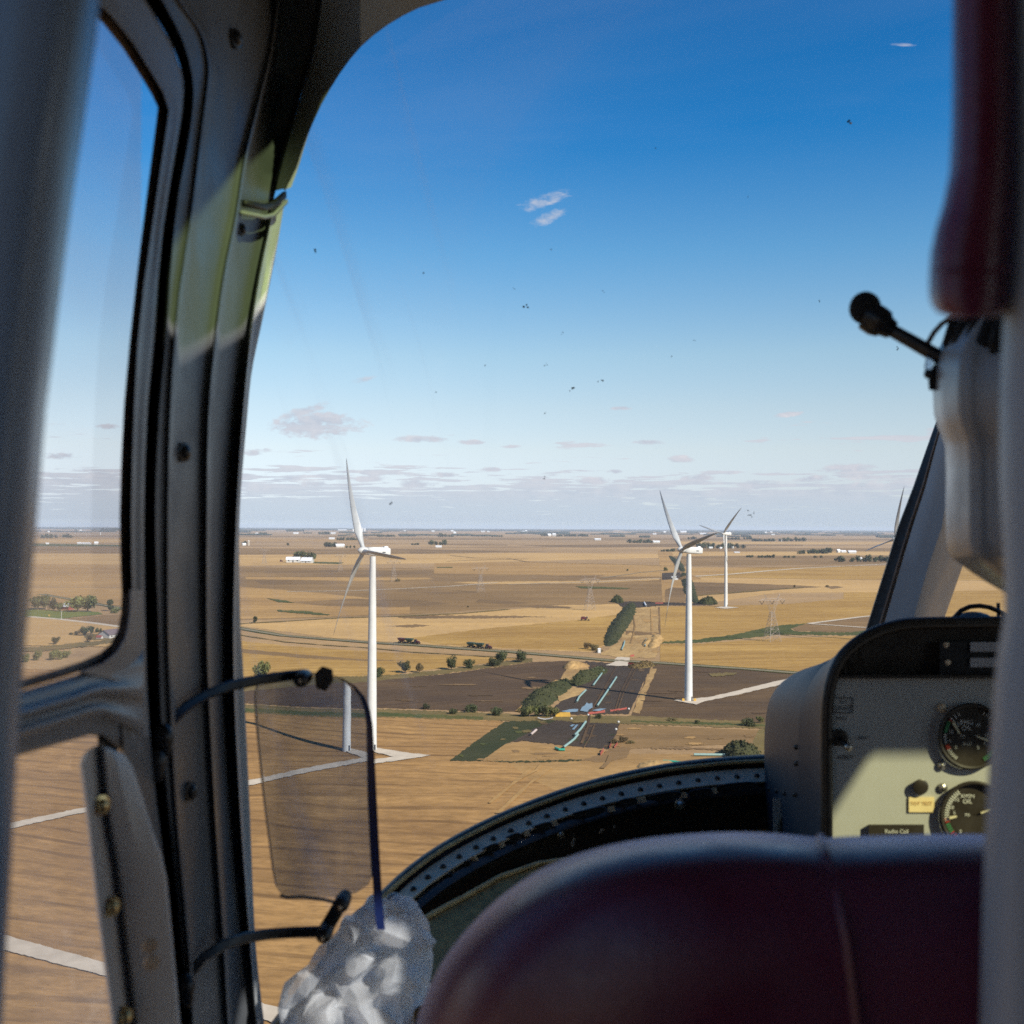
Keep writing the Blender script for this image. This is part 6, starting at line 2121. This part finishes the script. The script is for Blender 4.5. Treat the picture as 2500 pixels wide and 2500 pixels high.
gauge(2378, 1990, 84, (('XMSN', 2362, 1944, 13), ('OIL', 2362, 1957, 15), ('15', 2336, 1953, 12), ('10', 2323, 1972, 12), ('5', 2330, 1985, 11), ('0', 2345, 2030, 12), ('PSI', 2362, 1990, 10)),
      ((170, 236, 14, 72, 11, 1.3, 'inkwhite'), (166, 172, 2, 72, 10, 1.6, 'inkred'), (145, 160, 4, 72, 10, 1.5, 'inkgreen'), (134, 141, 2, 72, 10, 1.6, 'inkred'), (120, 130, 3, 72, 10, 1.3, 'inkwhite'), (-60, 60, 14, 72, 9, 1.2, 'inkwhite')),
      (((2336, 1993), (2318, 1997), 3.6), ((2395, 1985), (2420, 1975), 3)))
for x, y in ((2299, 1728), (2299, 1869), (2302, 1923), (2299, 2060), (2455, 1869)):
    screw(x, y, FD + .002, 11, M['chrome'] if y > 1800 else M['strip'], con, 'panel_screw', dome=.35)
disc(2248, 1921, 19, FD + .004, FD - .002, 'knob', M['black'], con, 15)
pl = block(2219, 1946, 2281, 1983, FD + .004, FD + .002, 'placard', M['placard'], con)
text('TOT TEST', 2250, 1962, 12, FD + .0012, M['placardink'], pl)
rp = block(2121, 2013, 2256, 2060, FD + .004, FD - .002, 'nameplate', M['black'], con)
text('Radio Call', 2189, 2030, 14, FD - .003, M['inkwhite'], rp)
sw = disc(2050, 1801, 21, FD + .004, FD - .004, 'toggle_switch', M['black'], con, 14)
MB().tube([P(2052, 1804, FD - .003), P(2068, 1822, FD - .024)], [.0024, .0034], 8).build('lever', M['blackmetal'], sw)
MB().ball(P(2071, 1824, FD - .026), .0036, .0036, .0036, None, 10, 7).build('lever_tip', M['chrome'], sw)
for w, x, y, s in (('ARM', 2105, 1802, 12), ('RESET', 2066, 1850, 15), ('LIGHT', 2060, 1729, 15), ('ELT', 2060, 1714, 12), ('TEST', 2054, 1755, 14)):
    text(w, x, y, s, FD + .0032, M['ink'], con)
MB().tube([P(x, y, FD + .003) for x, y in ((2034, 1704), (2082, 1704), (2082, 1740), (2034, 1740))], .0006, 4, closed=True).build('placard_frame', M['ink'], con)
an = block(2294, 1566, 2500, 1646, FD + .006, FD - .002, 'annunciator', M['blackmetal'], con)
for y in (1566, 1604):
    block(2369, y + 2, 2440, y + 25, FD - .0015, FD - .004, 'light_lens', M['lens'], an)
for x, y in ((2310, 1574), (2314, 1617)):
    screw(x, y, FD - .002, 7, M['strip'], an, 'screw', dome=.3)
# pedestal under the side shell
MB().rings([[P(x, y, d) for x, y in ((1886, 1948), (1952, 1952), (1952, 2400), (1894, 2400))] for d in (1.30, 1.36)]).build('pedestal', M['trim'], con, smooth=False)
MB().tube([P(1918 + 13 * math.cos(q), 2040 + (70 if math.sin(q) > 0 else 62) * math.sin(q), 1.297) for q in [2 * math.pi * k / 24 for k in range(24)]], .0032, 8, closed=True).build('slot', M['black'], con)
# cable hoop and small dome on top
MB().tube([P(x, y, 1.16) for x, y in ((2322, 1530), (2330, 1508), (2346, 1491), (2368, 1481), (2392, 1479), (2416, 1483), (2438, 1492), (2456, 1504), (2475, 1524))], .0026, 10).build('cable_hoop', M['blackmetal'], con)
MB().ball(P(2378, 1520, 1.2), .022, .022, .012, None, 20, 10).build('dome_cap', M['black'], con)
MB().tube([P(2438, 1525, 1.17), P(2437, 1472, 1.17)], .002, 8).build('antenna', M['blackmetal'], con)

# ------------------------------------------------------------------ flight helmet with microphone
hm = empty('flight_helmet', P(2420, 1400, .64), 'light grey flight helmet with a black boom microphone, between the grey post and the windshield', 'helmet')
hleft = [(740, 2372), (770, 2342), (800, 2320), (830, 2302), (860, 2287), (900, 2279), (960, 2277), (1010, 2280), (1040, 2288), (1065, 2299), (1090, 2307), (1150, 2309), (1250, 2309), (1320, 2310), (1345, 2314), (1362, 2324), (1378, 2345), (1400, 2376), (1425, 2415), (1445, 2450), (1462, 2490)]
rows = []
for y, xl in hleft:
    xr = 2740
    c, w = (xl + xr) / 2, (xr - xl) / 2
    ring = []
    for k in range(48):
        q = 2 * math.pi * k / 48
        cx, cz = math.cos(q), math.sin(q)
        e = .8
        crease = .006 * math.exp(-((math.degrees(q) - 232) / 7) ** 2) - .006 * math.exp(-((math.degrees(q) - 246) / 6) ** 2)
        ring.append(P(c + w * math.copysign(abs(cx) ** e, cx), y, .64 + (.115 * w / 231 + crease) * math.copysign(abs(cz) ** e, cz)))
    rows.append(ring)
MB().rings(rows).build('shell', M['helmet'], hm, sharp=None)
rb = empty('crown_pad', (0, 0, 0))
rb.parent = hm
for k, (x0, x1) in enumerate(((2322, 2352), (2345, 2378), (2374, 2408), (2404, 2440), (2436, 2470))):
    MB().tube([P(x1 + 6, 745, .60 - k * .012), P((x0 + x1) / 2 + 2, 790, .588 - k * .014), P(x0 + 2, 838, .585 - k * .014), P(x0 - 4, 866, .59 - k * .013)], [.0045, .0052, .005, .003], 8).build('rib', M['foam'], rb)
bm_ = MB().tube([P(2318, 888, .60), P(2286, 868, .60), P(2230, 836, .605), P(2165, 800, .61)], [.0040, .0040, .0038, .0036], 12).build('microphone_boom', M['blackmetal'], hm)
MB().tube([P(2178, 806, .61), P(2162, 796, .61), P(2158, 792, .61), P(2140, 783, .612), P(2118, 770, .614)], [.0052, .0062, .0078, .0088, .0084], 14).build('microphone_body', M['blackmetal'], hm)
MB().ball(P(2112, 752, .615), .0088, .0082, .0092, None, 16, 12).build('microphone_muff', M['foam'], hm)
MB().tube([P(2266, 836, .6), P(2280, 812, .595), P(2300, 790, .59), P(2328, 772, .585), P(2360, 765, .58)], .0014, 8).build('cable', M['cable'], hm)
MB().rings([[P(x, y, d) for x, y in ((2262, 868), (2280, 872), (2274, 904), (2258, 908), (2257, 892))] for d in (.596, .602)]).build('visor_tab', M['smoked'], hm)
screw(2268, 913, .594, 12, M['blackmetal'], hm, 'visor_knob', dome=.6)
MB().rings([[P(x, y, d) for x, y in ((2278, 890), (2286, 890), (2292, 955), (2268, 952), (2266, 930))] for d in (.598, .612)]).build('visor_clip', M['seal'], hm)

# ------------------------------------------------------------------ clear deflector on two arms
df = empty('air_deflector', P(800, 1950, .78), 'clear smoked acrylic deflector panel held by two black arms on the door pillar', 'deflector')
PO = [(640, 1648), (700, 1640), (760, 1642), (820, 1655), (858, 1672), (888, 1702), (903, 1745), (908, 1800), (913, 1900), (917, 1990), (924, 2100), (930, 2180), (935, 2270)]
rowsF, rowsB = [], []
lft = [(1640, 668), (1646, 646), (1660, 628), (1700, 620), (1760, 623), (1850, 632), (1950, 642), (2050, 655), (2120, 664), (2160, 672), (2180, 684), (2190, 700)]
rgt = [(1640, 745), (1646, 790), (1660, 835), (1700, 886), (1760, 905), (1850, 911), (1950, 915), (2050, 920), (2120, 918), (2160, 900), (2180, 870), (2190, 830)]
for y in list(range(1640, 1720, 5)) + list(range(1720, 2110, 13)) + list(range(2110, 2192, 5)):
    a, b = ev(lft, y), ev(rgt, y)
    f, bk = [], []
    for i in range(49):
        t = i / 48
        x = a + (b - a) * t
        T = (x - 620) / 300
        d = .76 + .022 * math.sin(math.pi * min(max(T, 0), 1)) + .035 * T
        th = .0022 + .0030 * T * T
        f.append(P(x, y, d))
        bk.append(P(x, y, d + th))
    rowsF.append(f + bk[::-1])
MB().rings(rowsF).build('panel', M['smoked'], df, sharp=60)
er = [(760, 1640), (800, 1645), (835, 1657), (866, 1676), (888, 1702), (900, 1735), (906, 1770), (910, 1850), (914, 1950), (919, 2050), (923, 2120), (927, 2190), (931, 2240), (935, 2270)]
rows = []
for i, (x, y) in enumerate(er):
    T = (x - 620) / 300
    d = .76 + .022 * math.sin(math.pi * min(max(T, 0), 1)) + .035 * T
    w = 6 + 9.0 * min(1, max(0, (y - 1660) / 260))
    rows.append([P(x - w, y, d - .001), P(x + w * .4, y, d - .001), P(x + w * .4, y, d + .006), P(x - w, y, d + .006)])
MB().rings(rows).build('cut_edge', M['acryledge'], df, sharp=30)
MB().tube([P(684, 2186, .775), P(700, 2191, .776), P(740, 2190, .778), P(790, 2196, .782), P(822, 2204, .784)], .0013, 6).build('lower_rim', M['trim'], df)


def strap(pts, w, name):
    rows = []
    for i, (x, y, d) in enumerate(pts):
        a, b = pts[max(i - 1, 0)], pts[min(i + 1, len(pts) - 1)]
        tx, ty = b[0] - a[0], b[1] - a[1]
        L = math.hypot(tx, ty)
        nx, ny = -ty / L * w, tx / L * w
        rows.append([P(x + nx, y + ny, d), P(x + nx * .6, y + ny * .6, d - .003), P(x - nx * .6, y - ny * .6, d - .003), P(x - nx, y - ny, d), P(x - nx * .6, y - ny * .6, d + .003), P(x + nx * .6, y + ny * .6, d + .003)])
    return MB().rings(rows).build(name, M['blackmetal'], df, sharp=50)


strap([(392, 1808, .64), (405, 1785, .645), (425, 1755, .655), (455, 1725, .67), (500, 1697, .69), (560, 1675, .71), (630, 1660, .73), (700, 1650, .742), (745, 1646, .748)], 13, 'upper_arm')
strap([(452, 2425, .68), (458, 2400, .68), (470, 2372, .685), (500, 2337, .695), (545, 2307, .71), (600, 2289, .725), (660, 2280, .74), (720, 2276, .75), (785, 2274, .757)], 14, 'lower_arm')
strap([(795, 2268, .752), (815, 2235, .755), (832, 2205, .76), (838, 2190, .762)], 17, 'link')
for x, y, d, r in ((741, 1655, .742, 19), (838, 2198, .755, 19), (796, 2272, .748, 19)):
    c = P(x, y, d)
    rr = r / FPX * d
    mb = MB()
    mb.rings([[c - FW * h + (RT * math.cos(q) + UP * math.sin(q)) * (rr * k) for q in [2 * math.pi * i / 18 for i in range(18)]] for h, k in ((-.008, .9), (.004, 1.0), (.010, .96), (.013, .7), (.014, .3))])
    kn = mb.build('knob', M['black'], df, sharp=45)
    MB().ball(c - FW * .0142, rr * .32, rr * .32, .001, (RT, UP, FW), 8, 5).build('knob_cap', M['strip'], kn)
mb = MB()
mb.rings([[P(x, y, d) for x, y in ((768, 1645), (786, 1626), (812, 1634), (814, 1662), (795, 1688), (772, 1680))] for d in (.738, .744, .775)])
mb.build('edge_clip', M['black'], df, sharp=30, bevel=.001)
for x, y, d in ((398, 1803, .628), (379, 1862, .622), (452, 2412, .665)):
    mb = MB().ball(P(x, y, d), .0062, .006, .0085, None, 12, 9)
    mb.ball(P(x + 6, y + 22, d), .004, .004, .006, None, 10, 7)
    mb.build('hinge', M['blackmetal'], df)

# ------------------------------------------------------------------ crumpled plastic bag
bag = empty('plastic_bag', P(860, 2700, .84), 'crumpled translucent plastic bag beside the windshield sill, at the foot of the deflector', 'bag')
bl_ = [(2196, 925), (2204, 905), (2222, 878), (2245, 845), (2270, 822), (2320, 782), (2380, 738), (2430, 705), (2470, 692), (2520, 690), (2600, 700), (2720, 720)]
br_ = [(2196, 958), (2204, 972), (2222, 1005), (2245, 1035), (2270, 1052), (2320, 1056), (2380, 1044), (2430, 1028), (2470, 1015), (2520, 1005), (2600, 1000), (2720, 990)]
rb_ = random.Random(21)
rows = []
yl = [2196, 2206, 2226, 2252, 2284, 2318, 2352, 2390, 2430, 2470, 2514, 2570, 2640, 2700]
for iy, y in enumerate(yl):
    a, b = sev(bl_, y), sev(br_, y)
    nq = 14
    ring = []
    for k in range(nq):
        q = math.pi * (k / (nq - 1) * 1.1 - .05)
        cx, cz = math.cos(q), math.sin(q)
        inside = 0 < k < nq - 1 and iy > 0
        jx = rb_.uniform(-12, 12) if inside else rb_.uniform(-3, 3)
        x = (a + b) / 2 + (b - a) / 2 * cx + jx
        yy = y + (rb_.uniform(-13, 13) if inside else 0)
        fold = 1 - 2.4 * abs(mnoise.noise(Vector((x * .011 + yy * .007, yy * .010 - x * .006, 5))))
        d = .865 - (.030 + .022 * fold) * cz * min(1, (y - 2180) / 70) + (rb_.uniform(-.012, .012) if inside else 0)
        ring.append(P(x, yy, d))
    rows.append(ring)
mb = MB()
nq = 14
mb.v = [p for r in rows for p in r]
for i_ in range(len(rows) - 1):
    for j_ in range(nq - 1):
        a_, b_2, c_2, d_2 = i_ * nq + j_, i_ * nq + j_ + 1, (i_ + 1) * nq + j_ + 1, (i_ + 1) * nq + j_
        if rb_.random() < .5:
            mb.f += [(a_, b_2, c_2), (a_, c_2, d_2)]
        else:
            mb.f += [(a_, b_2, d_2), (b_2, c_2, d_2)]
sh = mb.build('sheet', M['plastic'], bag, smooth=True, sharp=None)
bm = bmesh.new()
bm.from_mesh(sh.data)
bmesh.ops.subdivide_edges(bm, edges=bm.edges, cuts=3, use_grid_fill=True, smooth=0.55)
bm.normal_update()
for v in bm.verts:
    q1 = v.co * 30 + Vector((3, 7, 1))
    h = 0.0030 * (1 - 2.6 * abs(mnoise.noise(q1)))
    v.co += v.normal * h
bm.to_mesh(sh.data)
bm.free()
for p_ in sh.data.polygons:
    p_.use_smooth = True
sh.data.set_sharp_from_angle(angle=R(16))
MB().rings([[P(x, y, d) for x, y in ((800, 2590), (812, 2470), (826, 2425), (905, 2430), (930, 2395), (978, 2400), (990, 2440), (985, 2590))] for d in (.885, .91)]).build('dark_content', M['foam'], bag, smooth=False)
MB().rings([[P(x, y, d) for x, y in ((800, 2300), (900, 2232), (928, 2262), (925, 2310), (880, 2330), (790, 2370))] for d in (.885, .90)]).build('white_content', M['wall'], bag, smooth=False)
MB().ball(P(962, 2204, .9), .0085, .0085, .008, None, 14, 9).build('cap', M['trim'], bag)

# ------------------------------------------------------------------ the air over the plain
m_ = bpy.data.materials.new('haze_air')
m_.use_nodes = True
nt_ = m_.node_tree
nt_.nodes.remove(nt_.nodes['Principled BSDF'])
pv_ = nt_.nodes.new('ShaderNodeVolumePrincipled')
pv_.inputs['Color'].default_value = (0.80, 0.88, 1.0, 1)
pv_.inputs['Density'].default_value = HAZE
nt_.links.new(pv_.outputs[0], nt_.nodes['Material Output'].inputs['Volume'])
mb = MB().add([(x, y, z) for x in (-58000, 58000) for y in (-3000, 58000) for z in (-1.5, 150.0)], [(0, 1, 3, 2), (4, 6, 7, 5), (0, 4, 5, 1), (2, 3, 7, 6), (0, 2, 6, 4), (1, 5, 7, 3)])
tag(mb.build('haze', m_, smooth=False), kind='stuff')
